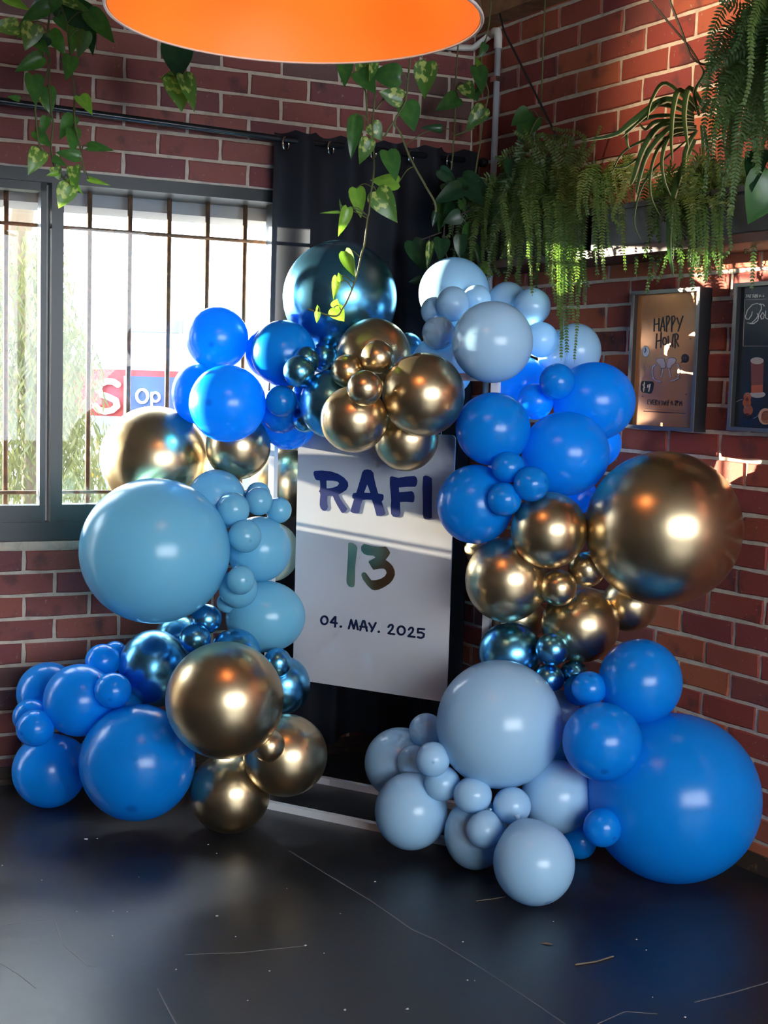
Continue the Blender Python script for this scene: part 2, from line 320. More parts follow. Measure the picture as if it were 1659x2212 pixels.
wr = MB(); wr.fbox(WR, -0.25, LEN_R, -0.22, 0, 0, ZC); wall_right = struct('wall_right', wr, M['mortar'])
W2 = (0.25, 3.9, 0.85, 2.95)
wb = MB(); wb.fbox(BK, -0.2, LEN_L + .2, -0.2, 0, 0, W2[2]); wb.fbox(BK, -0.2, LEN_L + .2, -0.2, 0, W2[3], ZC); wb.fbox(BK, -0.2, W2[0], -0.2, 0, W2[2], W2[3]); wb.fbox(BK, W2[1], LEN_L + .2, -0.2, 0, W2[2], W2[3])
struct('wall_back', wb, M['plaster'])
ws = MB(); ws.fbox(SD, 0, LEN_R, -0.2, 0, 0, ZC)
struct('wall_far', ws, M['far'])
def portal(name, F, s0, s1, z0, z1):          # sampling guide for the daylight that comes through an opening; gives no light itself
    d = bpy.data.lights.new(name, 'AREA'); d.shape = 'RECTANGLE'; d.size = abs(s1 - s0); d.size_y = z1 - z0; d.cycles.is_portal = True
    o = bpy.data.objects.new(name, d); COL.objects.link(o); c = F((s0 + s1) / 2, -0.1, (z0 + z1) / 2); inn = (F(0, 1, 0) - F(0, 0, 0)).normalized()
    al = (F(1, 0, 0) - F(0, 0, 0)).normalized(); up = Vector((0, 0, 1)); z = -inn; x = al; y = z.cross(x)
    o.matrix_world = Matrix(((x.x, y.x, z.x, c.x), (x.y, y.y, z.y, c.y), (x.z, y.z, z.z, c.z), (0, 0, 0, 1)))
portal('portal_window', WL, *WIN); portal('portal_door', WL, *DOOR); portal('portal_back', BK, *W2)
def opening(name, F, w, nm):                  # plain framed openings behind the camera
    m = MB(); t = 0.06
    m.fbox(F, w[0], w[1], -0.12, -0.05, w[2], w[2] + t).fbox(F, w[0], w[1], -0.12, -0.05, w[3] - t, w[3])
    for k in range(nm + 1): s = w[0] + (w[1] - w[0] - t) * k / nm; m.fbox(F, s, s + t, -0.12, -0.05, w[2], w[3])
    return struct(name, m, M['black_alu'])
opening('window_2', BK, W2, 3)

# bricks, each a part of its wall
def brick_mesh(i, mat):                       # uneven outline, face proud of the joint
    rnd = random.Random(100 + i); j = lambda a: rnd.uniform(-a, a)
    hx, hz = 0.115, 0.0370; c = [(-1, -1), (-.36, -1), (.36, -1), (1, -1), (1, 0), (1, 1), (.36, 1), (-.36, 1), (-1, 1), (-1, 0)]; n = len(c)
    mid = [(x * hx + j(.0022), 0.0012 + j(.0006), z * hz + j(.0020)) for x, z in c]
    fr = [(p[0] - c[k][0] * (.003 + rnd.random() * .003), 0.0050 + j(.0012), p[2] - c[k][1] * (.0025 + rnd.random() * .0025)) for k, p in enumerate(mid)]
    bk = [(x * hx, -0.018, z * hz) for x, z in c]
    m = MB(); m.add(bk + mid + fr, [(k, (k + 1) % n, n + (k + 1) % n, n + k) for k in range(n)] + [(n + k, n + (k + 1) % n, 2 * n + (k + 1) % n, 2 * n + k) for k in range(n)] + [tuple(range(2 * n, 3 * n))])
    return mesh_of('brick', m, mat)
BL = [brick_mesh(i, M['brickL']) for i in range(10)]; BR = [brick_mesh(i + 20, M['brickR']) for i in range(10)]
rb = random.Random(5)
def lay(meshes, F, ang, parent, a0, a1, k):   # one brick between a0 and a1 along the wall in course k
    if a1 - a0 < 0.03: return
    zt = 2.677 - 0.086 * k
    o = bpy.data.objects.new('brick', rb.choice(meshes)); COL.objects.link(o); o.parent = parent
    o.location = F((a0 + a1) / 2, rb.uniform(-.0012, .0012), zt - 0.043); o.rotation_euler = (rb.uniform(-.004, .004), rb.uniform(-.004, .004), ang + rb.uniform(-.003, .003)); o.scale = ((a1 - a0) / 0.23, 1, 1)
angL = math.atan2(dL.y, dL.x); angR = math.atan2(-dR.y, -dR.x)
for k in range(-4, 31):
    ph = 0.115 if k % 2 else 0.003; s = ph - 0.24
    zt = 2.677 - 0.086 * k
    while s + .0065 < 1.96:
        a0, a1 = max(s + .0065, 0.008), s + 0.2335
        inwin = zt - 0.08 < WIN[3] and zt > WIN[2] + 0.02
        if inwin: a1 = min(a1, WIN[0] - .004)
        if a1 > a0 and not (inwin and a0 > WIN[0] - .03): lay(BL, WL, angL, wall_left, a0, a1, k)
        s += 0.24
for k in range(-4, 31):
    ph = 0.068 - 0.0021 * (k + 2) + (0.0 if k % 2 else 0.12); s = ph - 0.24
    while s + .0065 < 1.84:
        a0, a1 = max(s + .006, 0.009), s + 0.234
        if a1 > a0: lay(BR, WR, angR, wall_right, a0, a1, k)
        s += 0.24

# the bricks past the picture's edge, joined
def rest(F, parent, mat, s_from, s_to, phase, holes):
    m = MB()
    for k in range(-4, 31):
        zt = 2.677 - 0.086 * k; s = phase(k) - 0.24
        while s < s_to:
            a0, a1 = s + .0065, s + .2335; s += 0.24
            if a0 < s_from: continue
            for h0, h1, hz0, hz1 in holes:
                if zt - .08 < hz1 and zt > hz0 + .02:
                    if a0 < h0 < a1: a1 = h0 - .004
                    elif a0 < h1 < a1: a0 = h1 + .004
                    elif a0 >= h0 and a1 <= h1: a1 = a0
            if a1 - a0 < .03: continue
            z0, z1 = zt - .080, zt - .006; b = .004; o = .005 + rb.uniform(-.0012, .0012)
            m.add([F(a0, -.01, z0), F(a1, -.01, z0), F(a1, -.01, z1), F(a0, -.01, z1), F(a0, .001, z0), F(a1, .001, z0), F(a1, .001, z1), F(a0, .001, z1), F(a0 + b, o, z0 + b), F(a1 - b, o, z0 + b), F(a1 - b, o, z1 - b), F(a0 + b, o, z1 - b)],
                  [(0, 1, 5, 4), (1, 2, 6, 5), (2, 3, 7, 6), (3, 0, 4, 7), (4, 5, 9, 8), (5, 6, 10, 9), (6, 7, 11, 10), (7, 4, 8, 11), (8, 9, 10, 11)])
    o = part('brick_rest', m, mat, parent); o['kind'] = 'stuff'
rest(WL, wall_left, M['brickL_rest'], 1.96, LEN_L - .3, lambda k: 0.115 if k % 2 else 0.003, [WIN, DOOR])
rest(WR, wall_right, M['brickR_rest'], 1.84, LEN_R - .3, lambda k: 0.068 - 0.0021 * (k + 2) + (0.0 if k % 2 else 0.12), [])
m = MB(); m.fbox(WL, 0, DOOR[0], 0, .016, 0, 0.062); m.fbox(WL, 0, DOOR[0], .016, .030, 0, 0.022); struct('baseboard_left', m, M['skirting'])
m = MB(); m.fbox(WR, 0.03, LEN_R, 0, .016, 0, 0.062); struct('baseboard_right', m, M['skirting'])
m = MB(); m.fbox(WR, 0, LEN_R, 0, .11, 2.945, ZC); struct('trim_1', m, M['beam'])
m = MB(); m.fbox(WL, 0.0, LEN_L, 0, .10, 2.985, ZC); struct('trim_2', m, M['beam'])
m = MB(); m.fbox(WL, WIN[0], WIN[1], -.06, .012, 0.872, 0.90); struct('trim_3', m, M['mortar'])
m = MB(); m.fbox(WL, -0.6, 4.2, -.46, -.22, 2.152, 2.32); struct('trim_4', m, M['eave'])

# floor seams
def flp(x, y): return on_plane(x, y, (0, 0, 0.0), Vector((0, 0, 1)))
def seam(pts, w=0.0022):
    P = [flp(*p) for p in pts]; m = MB()
    for a, b in zip(P, P[1:]):
        d = (b - a).normalized(); n = Vector((-d.y, d.x, 0)) * w; u = Vector((0, 0, .0006))
        m.box8([a - n, b - n, b + n, a + n, a - n + u, b - n + u, b + n + u, a + n + u])
    part('seam', m, M['seam'], floor)
seam([(625, 1838), (700, 1885), (800, 1945), (890, 2008), (940, 2030)]); seam([(940, 2030), (1040, 2092), (1130, 2150), (1225, 2215)], .0018)
seam([(1290, 2212), (1350, 2185), (1420, 2190)], .0014); seam([(1500, 2165), (1580, 2145), (1659, 2122)], .002)
seam([(10, 1998), (60, 1990), (115, 1984)], .0012); seam([(117, 1985), (135, 2040), (165, 2065), (190, 2087), (250, 2092)], .0013); seam([(340, 2135), (360, 2175), (380, 2212)], .0015)
seam([(400, 2062), (520, 2058), (660, 2043)], .001); seam([(0, 2080), (40, 2105), (78, 2135)], .001)

# ------------------------------------------------------------------ window
s0, s1, z0, z1 = WIN
m = MB()
m.fbox(WL, s0, s1, -.10, -.004, z0, z0 + .068).fbox(WL, s0, s1, -.218, -.004, z1 - .045, z1).fbox(WL, s0, s0 + .05, -.10, -.004, z0, z1).fbox(WL, s1 - .05, s1, -.10, -.004, z0, z1)
window_1 = struct('window_1', m, M['black_alu'])
m = MB().fbox(WL, 1.657, 1.700, -.085, -.006, z0 + .068, z1 - .045); part('mullion', m, M['black_alu'], window_1)
m = MB().fbox(WL, s0 + .05, 1.657, -.075, -.012, z0 + .068, z0 + .133); part('bottom_rail', m, M['black_alu'], window_1)
m = MB().fbox(WL, 1.716, 1.737, -.085, -.02, z0 + .068, z1 - .045); part('sash_stile', m, M['black_alu'], window_1)
m = MB().fbox(WL, s1 - .085, s1 - .05, -.085, -.02, z0 + .068, z1 - .045); part('sash_stile', m, M['black_alu'], window_1)
m = MB().fbox(WL, 1.716, s1 - .05, -.085, -.018, z0 + .068, z0 + .130); part('sash_rail', m, M['black_alu'], window_1)
m = MB().fbox(WL, 1.716, s1 - .05, -.085, -.02, z1 - .075, z1 - .045); part('sash_rail', m, M['black_alu'], window_1)
m = MB().fbox(WL, 1.700, 1.712, -.09, -.075, z0 + .068, z1 - .045); part('reflection_strip', m, M['white_metal'], window_1)  # white strip stands in for the bright reflection on the aluminium
m = MB().fbox(WL, s0 + .05, 1.657, -.047, -.043, z0 + .133, z1 - .045); part('pane', m, M['glass'], window_1)
m = MB().fbox(WL, 1.737, s1 - .085, -.062, -.058, z0 + .130, z1 - .075); part('pane', m, M['glass'], window_1)
a0, a1, b0, b1 = DOOR; m = MB()
m.fbox(WL, a0, a0 + .06, -.10, -.004, b0, b1).fbox(WL, a1 - .06, a1, -.10, -.004, b0, b1).fbox(WL, a0, a1, -.10, -.004, b1 - .06, b1).fbox(WL, a0, a1, -.10, -.004, b0, b0 + .09)
door_1 = struct('door_1', m, M['black_alu']); part('pane', MB().fbox(WL, a0 + .06, a1 - .06, -.052, -.048, b0 + .09, b1 - .06), M['glass'], door_1); part('handle', MB().tube([WL(a0 + .09, .02, .95), WL(a0 + .09, .045, .97), WL(a0 + .09, .045, 1.25), WL(a0 + .09, .02, 1.27)], .010, 8), M['chrome'], door_1, True)
g = thing('window_grille', WL(1.4, -.16, 1.06), 'rusty barred security grille outside the window', 'grille')
for k in range(-1, 8):
    s = 0.917 + 0.1535 * k; part('bar', MB().tube([WL(s, -.16, .93), WL(s, -.16, 2.2)], .0095, 8), M['rust'], g, True)
for z in (2.060, 1.068): part('rail', MB().tube([WL(.60, -.146, z), WL(2.1, -.146, z)], .0075, 8), M['rust'], g, True)

# ------------------------------------------------------------------ curtain and rod
c = thing('curtain', WL(.45, .1, .08), 'black eyelet curtain bunched in the brick corner behind the sign', 'curtain')
m = MB(); NS, NZ = 150, 16
for j in range(NZ + 1):
    q = j / NZ
    for i in range(NS + 1):
        a = i / NS; s = 0.028 + 0.855 * a
        am = 0.030 + 0.010 * q + 0.008 * math.sin(5 * a + 1)
        ph = 2 * math.pi * (a * 4.75 + 0.10) + 0.5 * math.sin(3.1 * a + 1.3 * q)
        o = 0.100 + am * math.sin(ph) + 0.004 * math.sin(23 * a + 4 * q)
        zt = 2.462 - 0.014 * abs(math.sin(ph)) ; zb = 0.085 + 0.012 * math.sin(ph * .5)
        m.v.append(WL(s + 0.012 * math.cos(ph) * (0.4 + 0.6 * q), o, zt + (zb - zt) * q))
for j in range(NZ):
    for i in range(NS): a = j * (NS + 1) + i; m.f.append((a, a + 1, a + NS + 2, a + NS + 1))
part('cloth', m, M['curtain'], c, True)
for s in (0.852, 0.669, 0.490, 0.328, 0.160):
    n = (V3(nL) * 0.75 + V3(dL) * -0.66).normalized(); x = n.cross(Vector((0, 0, 1))).normalized(); y = Vector((0, 0, 1)); pc = WL(s, .112, 2.405)
    part('eyelet', MB().tube([pc + (x * math.cos(2 * math.pi * k / 20) + y * math.sin(2 * math.pi * k / 20)) * .0235 for k in range(21)], .0042, 6, False), M['chrome'], c, True)
r = thing('curtain_rod', WL(.9, .1, 2.42), 'black metal curtain rod above the barred window', 'curtain rod')
part('rod', MB().tube([WL(3.3, .1, 2.49), WL(1.9, .1, 2.447), WL(.85, .1, 2.423), WL(.0, .1, 2.418)], .0125, 12), M['rod'], r, True)
part('finial', MB().tube([WL(.012, .1, 2.418), WL(-.02, .1, 2.416)], .019, 12), M['rod'], r, True)
for s in (.07, 2.2): part('bracket', MB().fbox(WL, s, s + .02, 0, .1, 2.395, 2.407).fbox(WL, s, s + .02, 0, .008, 2.33, 2.44), M['rod'], r)

# ------------------------------------------------------------------ pipe and cord
p = thing('conduit_pipe', WR(.199, .03, 1.3), 'grey conduit pipe with white elbow running down the brick corner', 'pipe')
part('pipe', MB().tube([WR(.200, .03, 1.3), WR(.199, .03, 2.86)], .0125, 14), M['grey_pipe'], p, True)
part('elbow', MB().tube([WR(.199, .03, 2.845), WR(.198, .03, 2.895), WR(.192, .03, 2.912), WR(.175, .03, 2.915), WR(.150, .03, 2.908)], .0165, 14), M['white_pvc'], p, True)
part('side_pipe', MB().tube([WR(.155, .03, 2.909), WR(.03, .03, 2.880), WL(.10, .03, 2.872), WL(.7, .03, 2.85)], .0135, 12), M['white_pvc'], p, True)
part('clip', MB().fbox(WR, .180, .218, 0, .048, 2.715, 2.735), M['chrome'], p)
solo('hanging_cord', MB().tube([WR(.30, .10, 2.945), WR(.33, .10, 2.875), WR(.50, .10, 2.66), WR(.655, .10, 2.462), WR(.72, .10, 2.38)], .0042, 6), M['cord'], WR(.72, .1, 2.38), 'thin black cord slanting down beside the grey conduit pipe', 'cord', sm=True)

# ------------------------------------------------------------------ sign and its stand
st = thing('sign_stand', ST(.306, .18, 0), 'white square-tube frame standing on the floor behind the balloons', 'stand')
w = .0125
def sbar(name, a, b):
    m = MB(); a, b = Vector(a), Vector(b); d = (b - a).normalized()
    x = V3(sU) if abs(d.dot(V3(sU))) < .7 else V3(sN); y = d.cross(x).normalized(); x = y.cross(d).normalized()
    m.box8([a - x * w - y * w, a + x * w - y * w, a + x * w + y * w, a - x * w + y * w, b - x * w - y * w, b + x * w - y * w, b + x * w + y * w, b - x * w + y * w])
    part(name, m, M['white_metal'], st)
sbar('base_bar', ST(-.16, 0, w), ST(.78, 0, w)); sbar('base_bar', ST(-.16, .36, w), ST(.78, .36, w))
for u in (-.128, .740):
    sbar('side_bar', ST(u, w, w), ST(u, .36 - w, w)); sbar('upright', ST(u, .18, 2 * w), ST(u, .18, 1.53))
sbar('top_bar', ST(-.1405, .18, 1.5425), ST(.7525, .18, 1.5425))
for u in (.06, .55): part('hanging_line', MB().tube([ST(u, .18, 1.53), ST(u, .169, 1.30)], .0012, 5), M['white_metal'], st)
SG = thing('welcome_sign', ST(.296, .168, .435), 'white birthday sign board reading RAFI 13 with a date', 'sign')
SO = .165
def rrect(u0, u1, z0, z1, r, n=5):
    out = []
    for cx, cz, a0 in ((u1 - r, z1 - r, 0), (u0 + r, z1 - r, 90), (u0 + r, z0 + r, 180), (u1 - r, z0 + r, 270)):
        out += [(cx + r * math.cos(math.radians(a0 + 90 * k / n)), cz + r * math.sin(math.radians(a0 + 90 * k / n))) for k in range(n + 1)]
    return out
SGB = part('board', MB().plate([rrect(-.014, .606, .434, 1.347, .014)], lambda u, z: ST(u, SO, z), V3(sN) * .006), M['sign'], SG)
sgp = ST(0, SO - .0002, 1); sgn = V3(sN); sth = -V3(sN) * .0006
def crop(x0, y0, sc, p0, n): return lambda a, b: on_plane(x0 + a / sc, y0 + b / sc, p0, n)
F1 = crop(660, 1000, 5.53, sgp, sgn)
Rl = [(95,115),(110,95),(200,90),(300,100),(390,130),(460,175),(505,230),(512,275),(490,320),(440,355),(395,380),(410,420),(445,475),(500,548),(480,580),(450,598),(430,590),(390,525),(350,450),(325,393),(290,392),(262,400),(258,440),(262,500),(268,525),(255,560),(235,573),(205,568),(180,540),(170,500),(172,440),(178,380),(172,350),(160,342),(172,318),(178,260),(170,208),(140,208),(118,195),(100,150)]
Rh = [(250,210),(330,212),(385,225),(402,245),(380,275),(330,295),(280,303),(252,305)]
Al = [(680,110),(700,85),(740,76),(785,88),(812,120),(818,170),(840,270),(868,365),(925,375),(935,395),(930,440),(908,460),(930,520),(955,600),(945,618),(900,632),(850,632),(840,600),(820,520),(792,440),(730,437),(680,445),(660,510),(640,598),(615,605),(570,600),(537,580),(550,530),(580,432),(562,420),(557,395),(570,362),(608,355),(640,250),(665,170)]
Ah = [(738,255),(700,355),(775,358)]
Fl = [(1010,170),(1030,158),(1110,178),(1200,162),(1300,155),(1325,170),(1337,210),(1330,260),(1310,285),(1220,285),(1115,295),(1118,350),(1200,343),(1270,337),(1292,355),(1303,400),(1298,460),(1280,472),(1200,465),(1130,468),(1130,520),(1133,600),(1120,640),(1085,650),(1045,640),(1022,610),(1018,540),(1025,450),(1018,350),(1008,250)]
Il = [(1405,165),(1430,150),(1470,158),(1510,185),(1512,300),(1508,500),(1510,655),(1480,668),(1430,673),(1410,655),(1402,600),(1402,450),(1398,300)]
for lp in ([Rl, Rh], [Al, Ah], [Fl], [Il]): part('letter', MB().plate(lp, F1, sth), M['navy'], SGB)
F2 = crop(730, 1160, 11.06, sgp, sgn)
one = [(250,150),(300,128),(360,145),(430,195),(465,250),(455,350),(430,560),(415,700),(410,900),(408,1050),(400,1150),(380,1195),(330,1203),(260,1180),(215,1110),(205,1030),(210,900),(225,720),(240,500),(245,300)]
three = [(555,240),(590,190),(625,163),(690,180),(840,220),(1000,232),(1140,228),(1200,290),(1250,375),(1220,440),(1140,545),(1230,610),(1310,700),(1355,800),(1362,900),(1320,1010),(1240,1110),(1120,1190),(990,1255),(880,1273),(800,1250),(700,1150),(600,1010),(565,920),(570,870),(600,845),(640,840),(680,870),(750,970),(800,1032),(900,1030),(1020,1000),(1120,940),(1165,860),(1150,800),(1100,755),(1000,755),(850,785),(790,700),(735,600),(745,575),(900,490),(850,445),(700,435),(620,405),(560,330)]
for lp in (one, three): part('numeral', MB().plate([lp], F2, sth), M['foil'], SGB)['label'] = 'gold foil numeral'
F3 = crop(680, 1310, 6.636, sgp, sgn); E0 = lambda cx, cy, rx, ry: ell(cx, cy, rx, ry, 18) + [ell(cx, cy, rx, ry, 18)[0]]
date = [[E0(138,198,47,58)], [[(290,150),(228,228),(318,240)],[(298,150),(292,290)]], [[(371,288),(377,288)]], [[(488,315),(522,192),(560,318),(592,200),(618,330)]], [[(652,340),(692,207),(712,210),(748,350)],[(652,286),(745,298)]], [[(780,240),(820,312)],[(875,235),(814,360)]], [[(915,362),(921,362)]],
        [[(1055,295),(1075,267),(1105,262),(1122,285),(1110,325),(1055,385),(1140,398)]], [E0(1240,345,52,60)], [[(1348,332),(1370,304),(1400,305),(1412,330),(1400,365),(1342,425),(1432,438)]], [[(1570,327),(1480,320),(1478,375),(1525,372),(1565,395),(1560,435),(1525,453),(1478,440)]]]
for g_ in date:
    m = MB()
    for s_ in g_: m.stroke(s_, 14.5 if len(s_) > 2 or s_[0][1] != s_[1][1] else 17, F3, sth, 6)
    part('date_character', m, M['navy2'], SGB)

# ------------------------------------------------------------------ pendant lamp
LC = Vector((-0.226, 3.0, 0)); LR = 0.411; LZ = 2.30
lp_ = thing('pendant_lamp', LC + Vector((0, 0, LZ)), 'large black dome pendant lamp with glowing orange inside', 'lamp')
prof = [(1.0, 0), (.985, .03), (.95, .09), (.88, .17), (.76, .25), (.58, .32), (.36, .37), (.12, .395), (.0005, .40)]
part('shade', MB().lathe([(LR * a, LZ + b) for a, b in prof], LC, 72), M['shade'], lp_, True, False)
part('lining', MB().lathe([(LR * a * .985 - .001, LZ + b * .985) for a, b in prof], LC, 72), M['orange'], lp_, True, False)
part('rim', MB().tube([LC + Vector((LR * .995 * math.cos(2 * math.pi * k / 72), LR * .995 * math.sin(2 * math.pi * k / 72), LZ)) for k in range(73)], .0042, 8, False), M['rim'], lp_, True)
part('cord', MB().tube([LC + Vector((0, 0, LZ + .39)), LC + Vector((0, 0, ZC))], .006, 8), M['cord'], lp_, True)
for k in range(3):
    a = 2 * math.pi * k / 3 + .5; b = LC + Vector((.085 * math.cos(a), .085 * math.sin(a), LZ + .20)); t = LC + Vector((0, 0, LZ + .37))
    arm = part('arm', MB().tube([t, t * .35 + (b + Vector((0, 0, .05))) * .65, b + Vector((0, 0, .045))], .008, 8), M['shade'], lp_, True)
    part('bulb', MB().lathe([(.0005, .035), (.013, .03), (.016, .015), (.030, -.012), (.034, -.035), (.027, -.058), (.012, -.068), (.0005, -.070)], b, 18), M['bulb'], arm, True)

# warm spotlight on the ceiling above the picture, washing the plant shelf wall
SPL = WR(1.30, 1.0, 2.93); aim = WR(1.45, 0, 2.52); sdir = (aim - SPL).normalized()
spt = thing('ceiling_spotlight', Vector((SPL.x, SPL.y, ZC)), 'black ceiling spotlight aimed at the plant shelf wall', 'spotlight')
part('mount', MB().lathe([(.0005, ZC), (.05, ZC), (.05, ZC - .015), (.012, ZC - .02), (.012, ZC - .06), (.0005, ZC - .06)], Vector((SPL.x, SPL.y, 0)), 20), M['shade'], spt, True)
part('can', MB().tube([SPL - sdir * .07, SPL - sdir * .065, SPL + sdir * .05], [.02, .042, .045], 20, False), M['shade'], spt, True)
spd = bpy.data.lights.new('spot_beam', 'SPOT'); spd.energy = 20; spd.color = (1.0, 0.74, 0.48); spd.spot_size = math.radians(78); spd.spot_blend = 0.9; spd.shadow_soft_size = 0.04
spo = bpy.data.objects.new('spot_beam', spd); COL.objects.link(spo); spo.parent = spt; spo.location = SPL + sdir * .03 - spt.location; spo.rotation_mode = 'QUATERNION'; spo.rotation_quaternion = sdir.to_track_quat('-Z', 'Y')

# ------------------------------------------------------------------ posters
def poster(s0, s1, z0, z1, label, pm):
    t = thing('framed_poster', WR((s0 + s1) / 2, 0, z0), label, 'poster'); b = .0125; D = .060
    m = MB(); o = [(s0, z0), (s1, z0), (s1, z1), (s0, z1)]; i_ = [(s0 + b, z0 + b), (s1 - b, z0 + b), (s1 - b, z1 - b), (s0 + b, z1 - b)]
    m.add([WR(a, D, z) for a, z in o] + [WR(a, D, z) for a, z in i_] + [WR(a, D - .004, z) for a, z in o] + [WR(a, D - .004, z) for a, z in i_],
          [(k, (k + 1) % 4, 4 + (k + 1) % 4, 4 + k) for k in range(4)] + [(8 + k, 8 + (k + 1) % 4, 12 + (k + 1) % 4, 12 + k) for k in range(4)] + [(k, (k + 1) % 4, 8 + (k + 1) % 4, 8 + k) for k in range(4)] + [(4 + k, 4 + (k + 1) % 4, 12 + (k + 1) % 4, 12 + k) for k in range(4)])
    part('frame_face', m, M['frame_silver'], t)
    m = MB(); q = .0118
    m.add([WR(a, D - .004, z) for a, z in o] + [WR(a, D - .004, z) for a, z in i_] + [WR(a, .002, z) for a, z in o] + [WR(a, .002, z) for a, z in i_],
          [(k, (k + 1) % 4, 8 + (k + 1) % 4, 8 + k) for k in range(4)] + [(4 + k, 4 + (k + 1) % 4, 12 + (k + 1) % 4, 12 + k) for k in range(4)] + [(8 + k, 8 + (k + 1) % 4, 12 + (k + 1) % 4, 12 + k) for k in range(4)])
    part('box', m, M['frame_black'], t)
    return part('print', MB().fbox(WR, s0 + b, s1 - b, .038, .040, z0 + b, z1 - b), pm, t)
P1 = poster(1.079, 1.405, 1.384, 1.854, 'copper foil poster reading HAPPY HOUR in a deep black frame', M['copper'])
pn = V3(nR); pth = pn * .0005; pp = WR(1.2, .0402, 1.6)
G1 = crop(1370, 630, 11.85, pp, pn); G2 = crop(1370, 750, 11.85, pp, pn)
def strokes(name, gs, r, F, mat, par, th=pth):
    for g_ in gs:
        m = MB()
        for s_ in g_: m.stroke(s_, r, F, th, 5)
        part(name, m, mat, par)
strokes('letter', [[[(520,700),(510,1010)],[(635,690),(630,1005)],[(515,840),(635,820)]], [[(670,1005),(740,655),(780,1000)],[(690,900),(775,890)]], [[(830,640),(830,1020)],[(830,640),(880,625),(915,700),(840,870)]], [[(965,640),(960,1020)],[(965,640),(1020,625),(1050,700),(965,880)]], [[(1095,670),(1150,830)],[(1245,630),(1125,1010)]],
    [[(580,1080),(560,1445)],[(690,1040),(680,1430)],[(565,1280),(690,1240)]], [ell(780,1270,48,92,16) + [(828,1270)]], [[(870,1140),(880,1350),(920,1400),(970,1330),(1000,1120)],[(985,1330),(990,1410)]], [[(1045,1110),(1045,1440)],[(1000,1100),(1080,1075),(1135,1130),(1110,1220),(1060,1240),(1140,1400)]]], 17, G1, M['ink'], P1)
part('clock_outline', MB().plate([ell(297,1530,93,146)], G1, pth), M['ink'], P1); part('clock_face', MB().plate([ell(297,1530,85,136)], G1, pth * 2), M['ink_pale'], P1)
strokes('clock_hand', [[[(290,1450),(305,1500),(270,1560)]]], 7, G1, M['ink'], P1, pth * 3)
for lp in ([(570,1760),(600,1720),(680,1705),(750,1715),(775,1770),(800,1880),(790,1950),(690,1960),(680,1900),(600,1820)], [(880,1720),(960,1690),(1040,1710),(1075,1750),(1040,1830),(960,1890),(930,1960),(850,1960),(835,1880),(860,1790)]):
    cx = sum(p[0] for p in lp) / len(lp); cy = sum(p[1] for p in lp) / len(lp)
    part('foam_outline', MB().plate([[(cx + (x - cx) * 1.09, cy + (y - cy) * 1.09) for x, y in lp]], G1, pth), M['ink'], P1); part('foam', MB().plate([lp], G1, pth * 2), M['ink_lilac'], P1)
for g_ in ([[(540,450),(480,500),(460,600),(470,700),(500,790)],[(470,780),(560,860),(680,885)],[(735,570),(690,770)]], [[(1110,430),(1160,520),(1160,640),(1130,740)],[(930,870),(1040,840),(1150,780)],[(890,560),(940,770)]]):
    m = MB(); k_ = MB()
    for s_ in g_: m.stroke(s_, 15, G2, pth * 2, 5); k_.stroke(s_, 22, G2, pth, 5)
    part('mug_outline', k_, M['ink'], P1); part('mug', m, M['ink_lilac'], P1)
part('speech_bubble', MB().plate([[(1205,290),(1215,230),(1255,185),(1305,168),(1360,188),(1400,240),(1405,300),(1385,360),(1340,398),(1280,400),(1240,385),(1185,412),(1220,355)]], G2, pth), M['ink'], P1)
part('price_box', MB().plate([[(190,880),(240,855),(480,880),(510,930),(480,1100),(440,1180),(400,1190),(210,1150),(165,1090),(165,960)]], G2, pth), M['ink_green'], P1)
strokes('price_character', [[[(275,930),(225,960),(270,1030),(230,1070)],[(265,895),(245,1125)]], [[(405,960),(350,970),(345,1030),(395,1000),(415,950),(375,1130)]]], 11, G2, M['ink_cream'], P1, pth * 2)
strokes('bubble_mark', [[[(1275,240),(1250,260),(1275,290),(1255,320)]], [[(1325,250),(1305,270),(1330,275),(1318,330)]]], 6, G2, M['ink_brown'], P1, pth * 2)
strokes('letter', [[[(385,1340),(345,1360),(345,1455),(390,1460)],[(345,1405),(380,1400)]], [[(405,1350),(430,1465),(460,1350)]], [[(520,1345),(480,1360),(478,1465),(520,1470)],[(480,1410),(515,1405)]], [[(545,1350),(540,1480)],[(545,1350),(585,1365),(550,1410),(590,1475)]], [[(610,1370),(620,1430),(650,1430)],[(660,1365),(640,1480)]],
    [[(715,1370),(712,1480)],[(715,1370),(755,1400),(750,1450),(712,1480)]], [[(770,1480),(795,1380),(815,1480)],[(775,1440),(812,1440)]], [[(835,1370),(845,1430),(880,1425)],[(885,1350),(865,1495)]], [[(955,1380),(935,1430),(985,1430)],[(975,1380),(970,1480)]], [[(1000,1465),(1025,1465)]], [[(1045,1370),(1085,1370),(1050,1490)]], [[(1105,1370),(1095,1500)],[(1105,1370),(1140,1395),(1100,1430)]], [[(1160,1500),(1170,1390),(1190,1450),(1220,1385),(1225,1500)]]], 9, G2, M['ink'], P1)
strokes('rule', [[[(245,1640),(1310,1695)]]], 10, G2, M['ink'], P1); strokes('small_print', [[[(290,1570),(1280,1630)]]], 6, G2, M['ink_brown'], P1)
strokes('ink_dot', [[[(212,1262),(214,1268)]], [[(1330,1200),(1331,1210)]]], 15, G2, M['ink'], P1); strokes('ink_dot', [[[(1434,1200),(1436,1210)]]], 15, G1, M['ink'], P1)
strokes('spark', [[[(262,465),(262,510)]], [[(205,505),(240,525)]], [[(320,500),(285,525)]], [[(205,580),(240,560)]], [[(320,580),(285,560)]], [[(262,590),(262,630)]]], 5, G2, M['ink_brown'], P1)
P2 = poster(1.553, 1.880, 1.396, 1.858, 'dark menu poster with a beer glass and white script lettering', M['print_black'])
